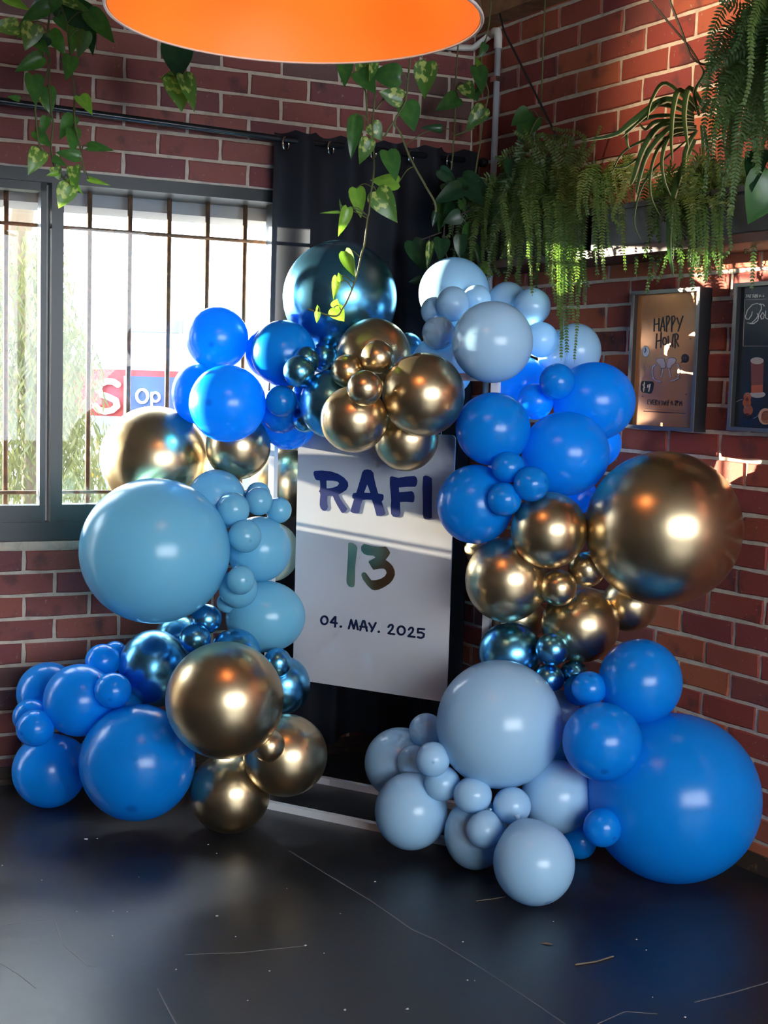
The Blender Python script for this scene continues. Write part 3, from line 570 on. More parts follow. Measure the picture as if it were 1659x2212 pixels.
H1 = crop(1570, 600, 6.708, pp, pn)
strokes('letter', [[[(300,245),(282,250),(298,270),(280,285)]], [[(308,285),(318,245),(330,285)]], [[(332,245),(352,245)],[(342,245),(342,285)]], [[(390,240),(372,248),(390,268),(372,285)]], [[(398,245),(400,285),(412,285),(415,240)]], [[(425,290),(428,240),(445,285),(450,235)]], [[(470,250),(472,278)]], [[(486,250),(484,278)]], [[(500,268),(512,266)]], [[(525,252),(538,255),(525,278),(540,276)]]], 3.4, H1, M['ink_white'], P2)
strokes('script_letter', [[[(370,490),(360,540),(320,600),(280,600),(270,560),(300,470),(370,390),(440,370),(500,395),(505,450),(430,590),(360,660),(300,655)],[(480,378),(530,385),(545,410)],[(440,520),(465,550),(450,620),(390,665),(340,665)]], [[(520,505),(490,550),(500,600),(530,590),(545,540),(525,505)]], [[(565,480),(560,580),(600,600)]]], 5, H1, M['ink_white'], P2)
strokes('rule', [[[(262,318),(580,308)]], [[(262,318),(235,990)]], [[(235,990),(700,993)]]], 2.2, H1, M['ink_foam'], P2)
part('beer_glass', MB().plate([[(350,1190),(535,1180),(520,1660),(358,1670)]], H1, pth), M['ink_beer'], P2); part('beer_base', MB().plate([[(357,1560),(522,1550),(520,1660),(358,1670)]], H1, pth * 2), M['ink_beer2'], P2)
part('beer_foam', MB().plate([ell(441,1203,93,50)], H1, pth * 3), M['ink_foam'], P2); part('coaster', MB().plate([ell(447,1690,112,50)], H1, pth * .7), M['ink_foam'], P2)
for cx, cy, rx, ry, mt in ((300,1725,55,65,'ink_food'), (290,1810,60,70,'ink_food'), (310,1920,68,80,'ink_food'), (300,1870,45,25,'ink_food2'), (310,1690,35,25,'ink_food2'), (300,2010,55,45,'ink'), (560,2010,100,120,'ink_food2'), (575,2020,75,95,'ink_food')):
    part('food', MB().plate([ell(cx, cy, rx, ry)], H1, pth * 2), M[mt], P2)
strokes('plate_edge', [[[(140,1800),(180,1775),(225,1762)]], [[(385,2040),(440,2010),(480,1960)]]], 4, H1, M['ink_foam'], P2)

# ------------------------------------------------------------------ shelf and planters
solo('wall_shelf', MB().fbox(WR, .10, 2.85, .004, .22, 1.957, 1.984), M['shelf'], WR(1.4, .1, 1.957), 'long dark timber shelf carrying plant troughs along the poster wall', 'shelf')
TR = []
for s0, s1, lab in ((.22, .985, 'black plant trough on the shelf nearest the brick corner'), (1.02, 1.82, 'black plant trough on the shelf above the two posters')):
    t = thing('planter_trough', WR((s0 + s1) / 2, .11, 1.984), lab, 'planter', 'plant troughs on the wall shelf'); z0, z1 = 1.984, 2.128; m = MB()
    for a0, a1, o0, o1 in ((s0, s1, .02, .028), (s0, s1, .192, .20), (s0, s0 + .008, .028, .192), (s1 - .008, s1, .028, .192)): m.fbox(WR, a0, a1, o0, o1, z0, z1)
    m.fbox(WR, s0, s1, .02, .20, z0, z0 + .008); part('box', m, M['planter'], t)
    part('lip', MB().fbox(WR, s0 - .006, s1 + .006, .198, .208, z1 - .018, z1), M['planter'], t)
    part('soil', MB().fbox(WR, s0 + .008, s1 - .008, .028, .192, z0 + .06, z1 - .02), M['soil'], t); TR.append(t)

# ------------------------------------------------------------------ balloons
# kind, centre x y z, half width, half height, crown direction (right, up) or None, label
BAL = [
 ('G', -0.382, 5.007, 1.131, 0.1221, 0.1360, None, "chrome gold balloon half hidden between the white post and the sign's left edge"),
 ('Y', -0.411, 4.914, 0.880, 0.0997, 0.1100, None, "pale cream balloon peeking out behind a baby blue one at the sign's left edge"),
 ('B', -0.419, 4.737, 1.610, 0.0850, 0.0915, None, 'bright blue balloon showing as a sliver behind the two topmost left bright blue balloons'),
 ('B', -0.350, 4.735, 1.374, 0.1018, 0.1051, None, "bright blue balloon at the sign's top left corner, mostly hidden behind smaller ones"),
 ('G', -0.831, 4.795, 1.222, 0.1967, 0.1867, None, 'large chrome gold balloon with sun glare in front of the window pane'),
 ('G', -0.519, 4.680, 1.279, 0.1138, 0.1170, None, 'medium chrome gold balloon touching the white post, right of the large sunlit gold one'),
 ('B', -0.675, 4.767, 1.459, 0.0924, 0.1105, None, 'bright blue balloon furthest left of the upper cluster, half behind the front one'),
 ('B', -0.605, 4.735, 1.655, 0.1094, 0.1110, (-0.07, -0.32), 'bright blue balloon topmost on the left, standing out against the white window'),
 ('B', -0.358, 4.566, 1.606, 0.1103, 0.1119, None, 'round bright blue balloon directly left below the big chrome blue balloon'),
 ('B', -0.363, 4.579, 1.406, 0.0698, 0.0730, None, "bright blue balloon half covered by a small one, left of the sign's top"),
 ('B', -0.540, 4.519, 1.430, 0.1299, 0.1299, (-0.37, -0.05), 'large bright blue balloon with dark tip spot above the two gold ones by the window'),
 ('B', -0.354, 4.472, 1.444, 0.0527, 0.0527, (0.38, -0.06), 'small bright blue balloon left of the chrome blue ones above the white post'),
 ('CB', 0.060, 4.752, 1.624, 0.0689, 0.0738, None, 'chrome blue balloon sliver between the top gold and the pale blue balloons'),
 ('S', 0.187, 4.657, 1.578, 0.1094, 0.1126, None, 'pale blue balloon behind the large gold one, below the small pale ones'),
 ('G', 0.066, 4.424, 1.334, 0.1075, 0.1090, None, 'chrome gold balloon hanging lowest above the sign letters, tucked behind two others'),
 ('CB', -0.177, 4.729, 1.809, 0.2000, 0.1983, None, 'big chrome blue balloon at the very top of the arch before the curtain'),
 ('G', -0.049, 4.503, 1.606, 0.1243, 0.1243, None, 'chrome gold balloon just below the big chrome blue balloon of the arch top'),
 ('CB', -0.290, 4.661, 1.468, 0.0436, 0.0436, None, 'small chrome blue balloon sliver under the trio of small chrome blue ones'),
 ('CB', -0.275, 4.521, 1.386, 0.0455, 0.0455, None, "small chrome blue balloon lowest at the left end of the sign's top edge"),
 ('CB', -0.184, 4.428, 1.440, 0.1043, 0.1135, None, 'medium chrome blue balloon left of the gold one that mirrors the sign'),
 ('G', -0.105, 4.253, 1.396, 0.1076, 0.1061, None, "chrome gold balloon overlapping the sign's top edge and mirroring it"),
 ('G', 0.115, 4.273, 1.481, 0.1316, 0.1331, None, 'largest chrome gold balloon of the arch top, at the right of its cluster'),
 ('CB', -0.272, 4.455, 1.583, 0.0431, 0.0461, None, 'small chrome blue balloon half hidden behind the other two of the arch-top trio'),
 ('CB', -0.291, 4.379, 1.544, 0.0514, 0.0522, None, 'small chrome blue balloon furthest left of the arch-top trio'),
 ('CB', -0.221, 4.629, 1.600, 0.0447, 0.0535, None, 'small chrome blue balloon highest of the arch-top trio, touching the gold one'),
 ('G', -0.133, 4.343, 1.549, 0.0525, 0.0533, None, 'small chrome gold balloon leftmost of the three at the arch top'),
 ('G', -0.036, 4.340, 1.595, 0.0554, 0.0562, None, 'small chrome gold balloon uppermost of the three at the arch top'),
 ('G', -0.071, 4.150, 1.496, 0.0553, 0.0553, None, 'small chrome gold balloon lowest of the three at the arch top'),
 ('S', 0.232, 4.904, 1.848, 0.1297, 0.1297, None, 'large pale blue balloon at the back of the upper right cluster, under hanging pothos'),
 ('S', 0.422, 4.851, 1.820, 0.0700, 0.0717, None, 'pale blue balloon peeking over the large front pale one, left of the fern fronds'),
 ('S', 0.665, 4.785, 1.649, 0.0907, 0.0990, None, 'pale blue balloon against the brick wall, partly veiled by hanging fern'),
 ('S', 0.572, 4.700, 1.622, 0.0486, 0.0486, None, 'pale blue balloon sliver beneath the fern tip above the blue balloons'),
 ('S', 0.305, 4.750, 1.818, 0.0506, 0.0522, None, 'small pale blue balloon half hidden above the large front pale balloon'),
 ('S', 0.156, 4.746, 1.773, 0.0473, 0.0506, None, 'small pale blue balloon half hidden at the far left of the upper pale cluster'),
 ('S', 0.217, 4.672, 1.795, 0.0570, 0.0610, None, 'small pale blue balloon overlapping the large rear pale balloon, fully in view'),
 ('S', 0.167, 4.555, 1.689, 0.0565, 0.0565, None, 'small pale blue balloon lowest left of the upper pale cluster, above the large gold one'),
 ('S', 0.523, 4.635, 1.679, 0.0607, 0.0615, None, 'small pale blue balloon right of the large pale one, lower of two by the fern'),
 ('S', 0.496, 4.698, 1.796, 0.0646, 0.0646, None, 'small pale blue balloon at the top right of the pale cluster, beside the fern'),
 ('S', 0.330, 4.285, 1.654, 0.1292, 0.1300, None, 'large pale blue balloon in front of the upper right pale cluster'),
 ('B', 0.659, 4.587, 1.152, 0.0719, 0.0719, None, 'bright blue balloon sliver between the large blue and giant gold balloons at right'),
 ('B', 0.725, 4.604, 1.329, 0.0863, 0.0863, None, 'bright blue balloon peeking out below the blue one nearest the poster'),
 ('B', 0.469, 4.673, 1.525, 0.0953, 0.0969, None, 'bright blue balloon directly under the large front pale balloon of the upper cluster'),
 ('B', 0.691, 4.471, 1.473, 0.1377, 0.1315, None, 'large bright blue balloon nearest the happy hour poster'),
 ('B', 0.343, 4.295, 1.377, 0.1207, 0.1177, None, "bright blue balloon at the sign's upper right corner, above the lower blue one"),
 ('B', 0.583, 4.326, 1.303, 0.1428, 0.1352, None, 'large bright blue balloon to the upper left of the giant gold balloon'),
 ('B', 0.554, 4.382, 1.535, 0.0583, 0.0598, None, 'small bright blue balloon, upper of the pair under the pale blue cluster'),
 ('B', 0.494, 4.466, 1.468, 0.0603, 0.0611, None, 'small bright blue balloon, lower of the pair under the pale blue cluster'),
 ('G', 0.353, 4.619, 0.949, 0.0678, 0.0678, None, "chrome gold balloon sliver below the blue balloon at the sign's right edge"),
 ('B', 0.295, 4.300, 1.132, 0.1244, 0.1289, None, "large bright blue balloon overlapping the sign's right edge beside the letter I"),
 ('B', 0.388, 4.202, 1.261, 0.0526, 0.0497, None, "small bright blue balloon, topmost of the three beside the sign's right edge"),
 ('G', 0.829, 4.404, 0.804, 0.0927, 0.0927, None, 'dark chrome gold balloon tucked under the giant gold one at the wall'),
 ('G', 0.473, 4.498, 0.728, 0.0948, 0.0759, None, 'chrome gold balloon mostly hidden above the medium chrome blue one at right'),
 ('G', 0.884, 4.191, 1.083, 0.2458, 0.2429, None, 'giant chrome gold balloon against the right brick wall'),
 ('G', 0.656, 4.328, 0.742, 0.1278, 0.1232, None, 'chrome gold balloon lowest of the right gold cluster, above small chrome blue ones'),
 ('G', 0.404, 4.286, 0.891, 0.1337, 0.1382, None, 'large chrome gold balloon leftmost of the right gold cluster'),
 ('G', 0.523, 4.192, 1.066, 0.1200, 0.1215, None, 'chrome gold balloon left of the giant one, under the small blue trio'),
 ('B', 0.376, 4.161, 1.162, 0.0536, 0.0529, None, "small bright blue balloon, lowest left of the three beside the sign's right edge"),
 ('B', 0.456, 4.141, 1.214, 0.0562, 0.0548, (0.72, 0.14), 'small bright blue balloon, furthest right of the three above the gold balloon'),
 ('G', 0.563, 4.213, 0.880, 0.0591, 0.0583, None, 'small chrome gold balloon, lower left of the pair beside the giant one'),
 ('G', 0.659, 4.266, 0.935, 0.0597, 0.0575, None, 'small chrome gold balloon, upper right of the pair, touching the giant one'),
 ('CB', 0.431, 4.337, 0.641, 0.1054, 0.1008, None, 'medium chrome blue balloon at right, just above the huge pale blue balloon'),
 ('CB', 0.636, 4.283, 0.584, 0.0468, 0.0484, None, 'small chrome blue balloon half hidden, rightmost under the right gold cluster'),
 ('CB', 0.553, 4.218, 0.680, 0.0535, 0.0527, None, 'small chrome blue balloon directly right of the medium chrome blue one'),
 ('CB', 0.548, 4.233, 0.579, 0.0493, 0.0478, None, "small chrome blue balloon touching the huge pale balloon's upper right shoulder"),
 ('S', 0.601, 4.321, 0.452, 0.0642, 0.0703, None, 'pale lavender blue balloon sliver right of the huge pale balloon'),
 ('T', 0.623, 4.309, 0.323, 0.0642, 0.0703, None, 'baby blue balloon sliver between the huge pale balloon and a bright blue one'),
 ('B', 0.925, 4.042, 0.259, 0.2675, 0.2589, None, 'giant bright blue balloon resting on the floor at far right'),
 ('B', 0.813, 4.085, 0.612, 0.1297, 0.1326, None, 'bright blue balloon on top of the giant blue one by the brick wall'),
 ('B', 0.643, 4.198, 0.555, 0.0504, 0.0519, None, 'small blue balloon half hidden behind its brighter twin near the small chrome blue ones'),
 ('B', 0.650, 4.055, 0.592, 0.0537, 0.0530, (-0.01, 0.81), 'small bright blue balloon in front of its hidden twin, left of the upper blue one'),
 ('B', 0.664, 4.196, 0.060, 0.0554, 0.0599, None, 'small bright blue balloon low on the floor, half behind its twin at right'),
 ('B', 0.675, 3.920, 0.462, 0.1195, 0.1167, (-0.08, -0.63), 'bright blue balloon with tip spot between the huge pale and giant blue balloons'),
 ('B', 0.682, 3.892, 0.206, 0.0569, 0.0583, (0.49, -0.37), "small bright blue balloon in front, at the giant blue balloon's lower left"),
 ('S', 0.079, 4.402, 0.240, 0.1204, 0.1188, None, 'pale blue balloon furthest left and back of the lower right cluster'),
 ('S', 0.124, 4.255, 0.283, 0.0574, 0.0574, None, 'small pale blue balloon half behind the one with the tip spot, on its left'),
 ('S', 0.162, 4.347, 0.367, 0.0585, 0.0585, None, "small pale blue balloon at the huge pale balloon's upper left side"),
 ('S', 0.115, 4.165, 0.151, 0.1165, 0.1232, None, 'pale blue balloon sitting before the white floor bars, left of the lower right cluster'),
 ('S', 0.318, 4.077, 0.113, 0.0989, 0.1120, None, 'pale blue balloon on the floor, half behind the small trio of the lower right cluster'),
 ('S', 0.208, 4.103, 0.264, 0.0569, 0.0554, None, 'small pale blue balloon directly below the one with the tip spot'),
 ('S', 0.175, 4.065, 0.351, 0.0534, 0.0541, (-0.03, 0.00), 'small pale blue balloon with dark tip spot left of the huge pale one'),
 ('S', 0.571, 4.100, 0.232, 0.1123, 0.1153, None, "pale blue balloon at the huge pale one's lower right, next to the giant blue"),
 ('S', 0.300, 4.025, 0.252, 0.0602, 0.0559, None, 'small pale blue balloon under the huge pale one, upper left of three'),
 ('S', 0.383, 4.121, 0.455, 0.1977, 0.2013, None, "huge pale blue balloon in front of the sign's lower right corner"),
 ('S', 0.420, 3.999, 0.231, 0.0584, 0.0570, None, 'small pale blue balloon under the huge pale one, rightmost of three'),
 ('S', 0.334, 3.941, 0.171, 0.0562, 0.0562, (-0.30, -0.85), 'small pale blue balloon lowest of three, above the front floor balloon'),
 ('S', 0.470, 3.800, 0.124, 0.1189, 0.1237, (0.27, -0.80), 'pale blue balloon furthest forward on the black floor'),
 ('T', -0.398, 4.545, 0.701, 0.1374, 0.1230, None, "baby blue balloon overlapping the sign's left edge beside the date"),
 ('T', -0.427, 4.567, 0.932, 0.1103, 0.1135, None, 'medium baby blue balloon between the giant baby blue one and the sign'),
 ('T', -0.482, 4.435, 0.812, 0.0654, 0.0654, None, 'baby blue balloon mostly hidden behind a small one below the medium baby blue'),
 ('T', -0.465, 4.345, 0.855, 0.0449, 0.0480, (0.49, 0.00), "small baby blue balloon right below the medium one, at the giant one's right side"),
 ('T', -0.526, 4.492, 0.754, 0.0347, 0.0347, None, 'tiny baby blue balloon at the lower right side of the giant baby blue one'),
 ('T', -0.581, 4.602, 1.095, 0.1011, 0.1059, None, 'baby blue balloon catching sunlight above the giant one, below the gold balloons'),
 ('T', -0.442, 4.634, 1.116, 0.0436, 0.0436, None, 'small baby blue balloon hidden behind the sunlit small one near the white post'),
 ('T', -0.364, 4.600, 1.066, 0.0433, 0.0457, None, 'small baby blue balloon furthest right of its row, close to the sign'),
 ('T', -0.430, 4.554, 1.099, 0.0469, 0.0492, None, 'small baby blue balloon with a sunlit spot under the white post'),
 ('T', -0.508, 4.476, 1.075, 0.0547, 0.0586, None, "small baby blue balloon touching the giant one's upper right, leftmost of its row"),
 ('T', -0.463, 4.432, 0.991, 0.0558, 0.0558, (0.42, -0.26), 'small baby blue balloon with tip spot in front of the medium baby blue'),
 ('T', -0.757, 4.395, 0.938, 0.2484, 0.2400, None, 'giant baby blue balloon below the window, largest on the left'),
 ('CB', -0.722, 4.686, 0.593, 0.0825, 0.0775, None, 'chrome blue balloon mostly hidden right under the giant baby blue balloon'),
 ('CB', -0.331, 4.524, 0.467, 0.0927, 0.1007, None, "chrome blue balloon at the sign's lower left corner"),
 ('CB', -0.485, 4.407, 0.592, 0.0870, 0.0885, None, 'chrome blue balloon peeking over the big lower left gold balloon'),
 ('CB', -0.345, 4.432, 0.564, 0.0477, 0.0508, None, "small chrome blue balloon in front of the one at the sign's lower left corner"),
 ('CB', -0.779, 4.528, 0.510, 0.1214, 0.1358, None, 'large chrome blue balloon left of the big lower left gold balloon'),
 ('CB', -0.590, 4.445, 0.704, 0.0531, 0.0508, None, 'small chrome blue balloon, upper right of the pair below the giant baby blue'),
 ('CB', -0.615, 4.374, 0.649, 0.0516, 0.0493, None, 'small chrome blue balloon, lower left of the pair below the giant baby blue'),
 ('B', -0.924, 4.581, 0.548, 0.0436, 0.0436, None, 'small bright blue balloon sliver behind another, left of the large chrome blue'),
 ('B', -1.153, 4.568, 0.405, 0.1082, 0.1066, None, 'bright blue balloon at the back left against the brick wall, lower left cluster'),
 ('B', -0.945, 4.480, 0.543, 0.0593, 0.0577, None, 'small bright blue balloon highest in the lower left cluster'),
 ('B', -1.176, 4.425, 0.356, 0.0596, 0.0596, None, 'small bright blue balloon at far left, half behind one with tip spot'),
 ('B', -1.000, 4.379, 0.429, 0.1193, 0.1208, None, 'bright blue balloon in the middle of the lower left cluster'),
 ('B', -0.856, 4.438, 0.391, 0.0565, 0.0565, None, 'bright blue balloon sliver under the small one beside the large chrome blue'),
 ('B', -1.144, 4.558, 0.132, 0.1264, 0.1313, (-0.66, -0.49), 'bright blue balloon lowest at far left, down at the skirting'),
 ('B', -0.872, 4.296, 0.485, 0.0607, 0.0577, (0.03, -0.39), 'small bright blue balloon with tip spot touching the large chrome blue one'),
 ('B', -1.130, 4.311, 0.347, 0.0627, 0.0604, (-0.49, -0.15), 'small bright blue balloon with tip spot at the far left of the picture'),
 ('G', -0.489, 4.354, 0.134, 0.1364, 0.1333, None, 'chrome gold balloon lowest at left, on the floor beside the white bar'),
 ('B', -0.785, 4.278, 0.252, 0.1885, 0.1900, (0.04, -0.64), 'large bright blue balloon in front of the lower left cluster'),
 ('G', -0.302, 4.300, 0.284, 0.1389, 0.1343, None, 'chrome gold balloon behind the small gold one, above the white floor bars'),
 ('G', -0.345, 4.148, 0.356, 0.0522, 0.0522, None, 'small chrome gold balloon between the three larger lower left gold ones'),
 ('G', -0.481, 4.098, 0.512, 0.1841, 0.1826, None, 'big chrome gold balloon in front of the lower left cluster'),
]
BK_ = {'CB': ('cblue', 'chrome_blue_balloon', 'chrome blue balloons of the arch'), 'G': ('gold', 'gold_balloon', 'chrome gold balloons of the arch'), 'B': ('blue', 'bright_blue_balloon', 'bright blue balloons of the arch'),
       'S': ('sky', 'pale_blue_balloon', 'pale blue balloons of the arch'), 'T': ('teal', 'baby_blue_balloon', 'baby blue balloons of the arch'), 'Y': ('cream', 'cream_balloon', None)}
def balloon_mesh(name, mat, nu=56, nv=36):   # crown at -Y, neck drawn out at +Y
    m = MB(); prof = []
    for j in range(nv + 1):
        th = math.pi * j / nv; y = -math.cos(th); r = math.sin(th)
        if y > 0.55: q = (y - .55) / .45; y += 0.10 * q * q; r *= 1 - 0.10 * q
        prof.append((r, y))
    m.v.append(Vector((0, prof[0][1], 0)))
    for r, y in prof[1:-1]:
        for k in range(nu): a = 2 * math.pi * k / nu; m.v.append(Vector((r * math.cos(a), y, r * math.sin(a))))
    m.v.append(Vector((0, prof[-1][1], 0))); last = len(m.v) - 1
    for k in range(nu):
        k2 = (k + 1) % nu; m.f.append((0, 1 + k, 1 + k2))
        for j in range(nv - 2): a = 1 + j * nu; m.f.append((a + k, a + nu + k, a + nu + k2, a + k2))
        a = 1 + (nv - 2) * nu; m.f.append((last, a + k2, a + k))
    return mesh_of(name, m, mat, sm=True)
def knot_mesh(mat):
    m = MB(); m.tube([(0, 1.07, 0), (0, 1.11, 0), (0, 1.14, 0), (0, 1.17, 0), (0, 1.22, 0)], [.06, .045, .07, .05, .10], 8); return mesh_of('knot', m, mat, sm=True)
BMESH = {k: balloon_mesh(v[1], M.get(v[0] + '_plain', M[v[0]])) for k, v in BK_.items()}; TMESH = {k: balloon_mesh(v[1], M[v[0]]) for k, v in BK_.items()}; KMESH = {k: knot_mesh(M.get(v[0] + '_plain', M[v[0]])) for k, v in BK_.items()}
rbal = random.Random(11)
for kind, x, y, z, rx, rz, crown, label in BAL:
    mk, nm, grp = BK_[kind]
    o = link(nm, (TMESH if crown else BMESH)[kind], None, (x, y, z)); tag(o, label, 'balloon', grp)
    if crown: a, b = crown
    else:
        ang = rbal.uniform(0, 6.283); q = rbal.uniform(.15, .55); a, b = q * math.cos(ang), q * math.sin(ang)
    h = math.sqrt(max(0.02, 1 - a * a - b * b)); d = (cr * a + cu * b - cf * h).normalized()
    # turn local -Y onto the crown direction, then keep width and height in the upright axes
    q_ = Vector((0, -1, 0)).rotation_difference(d); R3 = q_.to_matrix()
    Sc = Matrix.Diagonal((rx, (rx + rz) / 2, rz)); MM = (Sc @ R3)
    o.rotation_mode = 'QUATERNION'; o.rotation_quaternion = q_
    # scale along the local axes that best match the upright ones
    ax = [R3.col[i] for i in range(3)]; o.scale = [math.sqrt((rx * v.x) ** 2 + ((rx + rz) / 2 * v.y) ** 2 + (rz * v.z) ** 2) for v in ax]
    k = link('knot', KMESH[kind], o)

# ------------------------------------------------------------------ pothos vines
def leaf_mesh(name, mat, kind):
    rows = [(-.07, .22, .02), (0.0, .40, .05), (.12, .49, .06), (.28, .50, .05), (.45, .44, .03), (.62, .33, .0), (.78, .20, -.03), (.90, .09, -.06)]
    cen = [(.0, 0), (.05, .005), (.14, .0), (.28, -.01), (.45, -.02), (.62, -.04), (.78, -.07), (.90, -.10)]
    cv = {0: 1.0, 1: 0.3, 2: -0.9}[kind]; m = MB()
    for (x, w_, zz), (cx, cz) in zip(rows, cen):
        bend = -0.16 * x * x * cv
        m.v += [Vector((x, -w_, zz * 1.6 + bend)), Vector(((x + cx) / 2, -w_ * .5, zz * .7 + cz * .5 + bend)), Vector((cx, 0, cz + bend)), Vector(((x + cx) / 2, w_ * .5, zz * .7 + cz * .5 + bend)), Vector((x, w_, zz * 1.3 + bend))]
    n = len(rows); m.v.append(Vector((1.0, 0.0, -.12 - .16 * cv)))
    for i in range(n - 1):
        for k in range(4): a = i * 5 + k; m.f.append((a, a + 1, a + 6, a + 5))
    a = (n - 1) * 5
    for k in range(4): m.f.append((a + k, a + k + 1, n * 5))
    return mesh_of(name, m, mat, sm=True, fix=False)
LM = {c: [leaf_mesh('leaf', M[c], k) for k in range(3)] for c in ('leaf', 'leafv', 'leafb', 'leafd')}
rl = random.Random(21)
def vine(name, label, loc, stems, leaves, t0, group='hanging pothos vines', stemmat='stem', r=.0032):
    t = thing(name, loc, label, 'plant', group); sp = []
    for pts in stems:
        P = smooth([at(x, y, t0 + dt) for x, y, dt in pts], 4); sp += P; part('stem', MB().tube(P, r, 6), M[stemmat], t, True)
    top = max(sp, key=lambda q: q.z)
    if top.z > 2.45: part('stem', MB().tube([top, Vector((top.x, top.y, ZC))], r, 6), M[stemmat], t, True)      # up to the ceiling it trails from
    for bx, by, tx, ty, w_, c in leaves:
        tt = t0 + rl.uniform(-.07, .05); b = at(bx, by, tt); e = at(tx, ty, tt + rl.uniform(-.05, .01)); X = e - b; Ln = X.length; X.normalize()
        vw = (Vector((0, 0, CAMZ)) - b).normalized(); Z = (vw + Vector((rl.uniform(-.35, .35), 0, rl.uniform(-.1, .45)))).normalized(); Z = (Z - X * Z.dot(X)).normalized(); Y = Z.cross(X)
        wd = w_ / FPX * tt * 1.12; Ln *= 1.08
        o = bpy.data.objects.new('leaf', rl.choice(LM[c])); COL.objects.link(o); o.parent = t
        R3 = Matrix((X, Y, Z)).transposed(); bb = b - t.location
        o.matrix_local = Matrix.Translation(bb) @ R3.to_4x4() @ Matrix.Diagonal((Ln, wd, Ln, 1))
        q = min(sp, key=lambda p: (p - b).length)
        if (q - b).length < .16: part('stalk', MB().tube(smooth([q, (q + b) / 2 + Vector((0, -.006, .012)), b], 3), r * .55, 5, False), M[stemmat], t, True)
    return t
def cs(x0, y0, sc, lst): return [(x0 + a / sc, y0 + b / sc, x0 + c_ / sc, y0 + d / sc, w_ / sc, k) for a, b, c_, d, w_, k in lst]
def ss(x0, y0, sc, lst, dt=0): return [(x0 + a / sc, y0 + b / sc, dt) for a, b in lst]
g, v, y_, dk = 'leaf', 'leafv', 'leafb', 'leafd'
L1 = cs(0, 0, 5.53, [(580,70,265,240,170,g),(60,-30,345,118,120,y_),(215,325,-90,300,190,v),(400,285,320,575,240,v),(590,385,770,600,200,g),(515,680,195,835,180,g),(700,-10,600,130,140,g),(760,-10,1045,115,120,v),(700,90,1185,355,230,dk),(1055,140,1345,495,240,g),(900,335,850,615,160,g),(1020,375,945,665,170,g),(1080,365,1100,620,125,dk),(850,680,805,905,180,g),(400,905,425,1240,200,g),(560,1045,605,1315,180,g),(495,1060,545,1295,120,v),(955,1150,1085,1315,165,y_),(235,1190,95,1140,75,g),(560,440,470,560,150,dk),(420,470,560,600,140,g),(690,200,770,330,130,g),(330,300,220,420,120,g),(560,10,400,60,150,dk),(930,60,1160,120,130,dk)])
L1 += cs(0, 200, 5.53, [(560,290,500,495,120,g),(420,460,605,645,140,g),(880,285,715,505,180,g),(870,430,880,665,160,g),(1050,650,1310,665,120,g),(480,690,370,935,210,v),(950,770,690,705,140,g),(880,885,905,1085,150,v),(650,890,705,1030,130,v),(830,1100,708,1365,220,v),(1055,1030,1290,1100,60,y_),(820,1030,965,1160,75,y_),(640,780,780,870,90,g),(700,960,560,990,60,y_)])
S1 = [ss(0, 0, 5.53, [(600,-60),(600,100),(570,380),(565,640),(600,740),(520,980),(430,1240)]) + ss(0, 200, 5.53, [(430,300),(465,600),(540,740),(600,720)]), ss(0, 0, 5.53, [(720,60),(800,280),(835,620),(865,900),(890,1080),(888,1320)]) + ss(0, 200, 5.53, [(905,420),(950,620),(980,800),(1010,960)]), ss(0, 0, 5.53, [(590,700),(590,1000),(610,1300)]) + ss(0, 200, 5.53, [(635,400),(610,640),(640,850),(740,1000),(830,1100)])]
vine('pothos_vine', 'leafy pothos vine hanging over the curtain rod at upper left', at(105, -20, 4.05), S1, L1, 4.05)
L2 = cs(150, 60, 5.53, [(1280,190,1300,600,340,dk),(1330,560,1090,610,120,v),(1290,590,1340,905,330,v),(1360,560,1500,905,200,v),(1210,170,1090,230,110,g)])
vine('pothos_vine', 'small clump of pothos leaves just below the lamp rim at left', at(375, 60, 4.5), [ss(150, 60, 5.53, [(1150,100),(1200,200),(1290,420),(1320,600)])], L2, 4.5)
L3 = cs(680, 120, 5.925, [(380,40,380,390,195,g),(650,40,535,205,190,v),(560,215,765,475,240,g),(1095,265,730,235,280,g),(1440,85,1390,505,285,v),(1120,560,835,470,215,v),(1165,595,1265,955,280,g),(530,800,470,1260,190,g),(720,875,855,1070,200,v),(690,1065,595,1360,190,v),(930,1225,1045,1545,245,g),(1075,1630,735,1600,190,y_),(1625,925,1385,920,85,dk),(760,60,700,330,120,v),(560,800,490,770,90,g)])
L3 += cs(660, 380, 6.504, [(715,175,770,535,215,y_),(990,215,1255,595,330,v),(590,445,495,810,160,y_),(480,512,225,516,40,y_),(512,475,483,360,42,v),(555,1060,700,1405,190,y_),(440,1415,400,1710,110,v),(495,1480,465,1365,75,y_),(400,1850,525,2035,210,y_),(400,1850,450,1735,120,y_),(170,1905,160,2055,80,v),(180,1900,165,1820,60,y_)])
S3 = [ss(680, 120, 5.925, [(790,-60),(775,400),(755,680),(740,880),(745,1100),(760,1380),(745,1600)]) + ss(660, 380, 6.504, [(925,200),(890,520),(870,600),(830,950),(790,1080),(710,1430),(600,1720),(520,1860),(430,1970),(190,1920),(40,1865)]), ss(680, 120, 5.925, [(1235,-40),(1190,320),(1160,590),(1020,850),(1100,1000),(1230,1330),(1410,1650)]) + ss(860, 320, 5.53, [(320,440),(440,650),(450,760)]), ss(680, 120, 5.925, [(560,350),(640,430),(660,560),(680,900)]), ss(680, 120, 5.925, [(780,690),(850,600),(920,490)]), ss(680, 120, 5.925, [(890,1040),(990,870),(1020,850)])]
vine('pothos_vine', 'long pothos vine trailing below the lamp down over the big chrome blue balloon', at(812, 60, 4.27), S3, L3, 4.27)
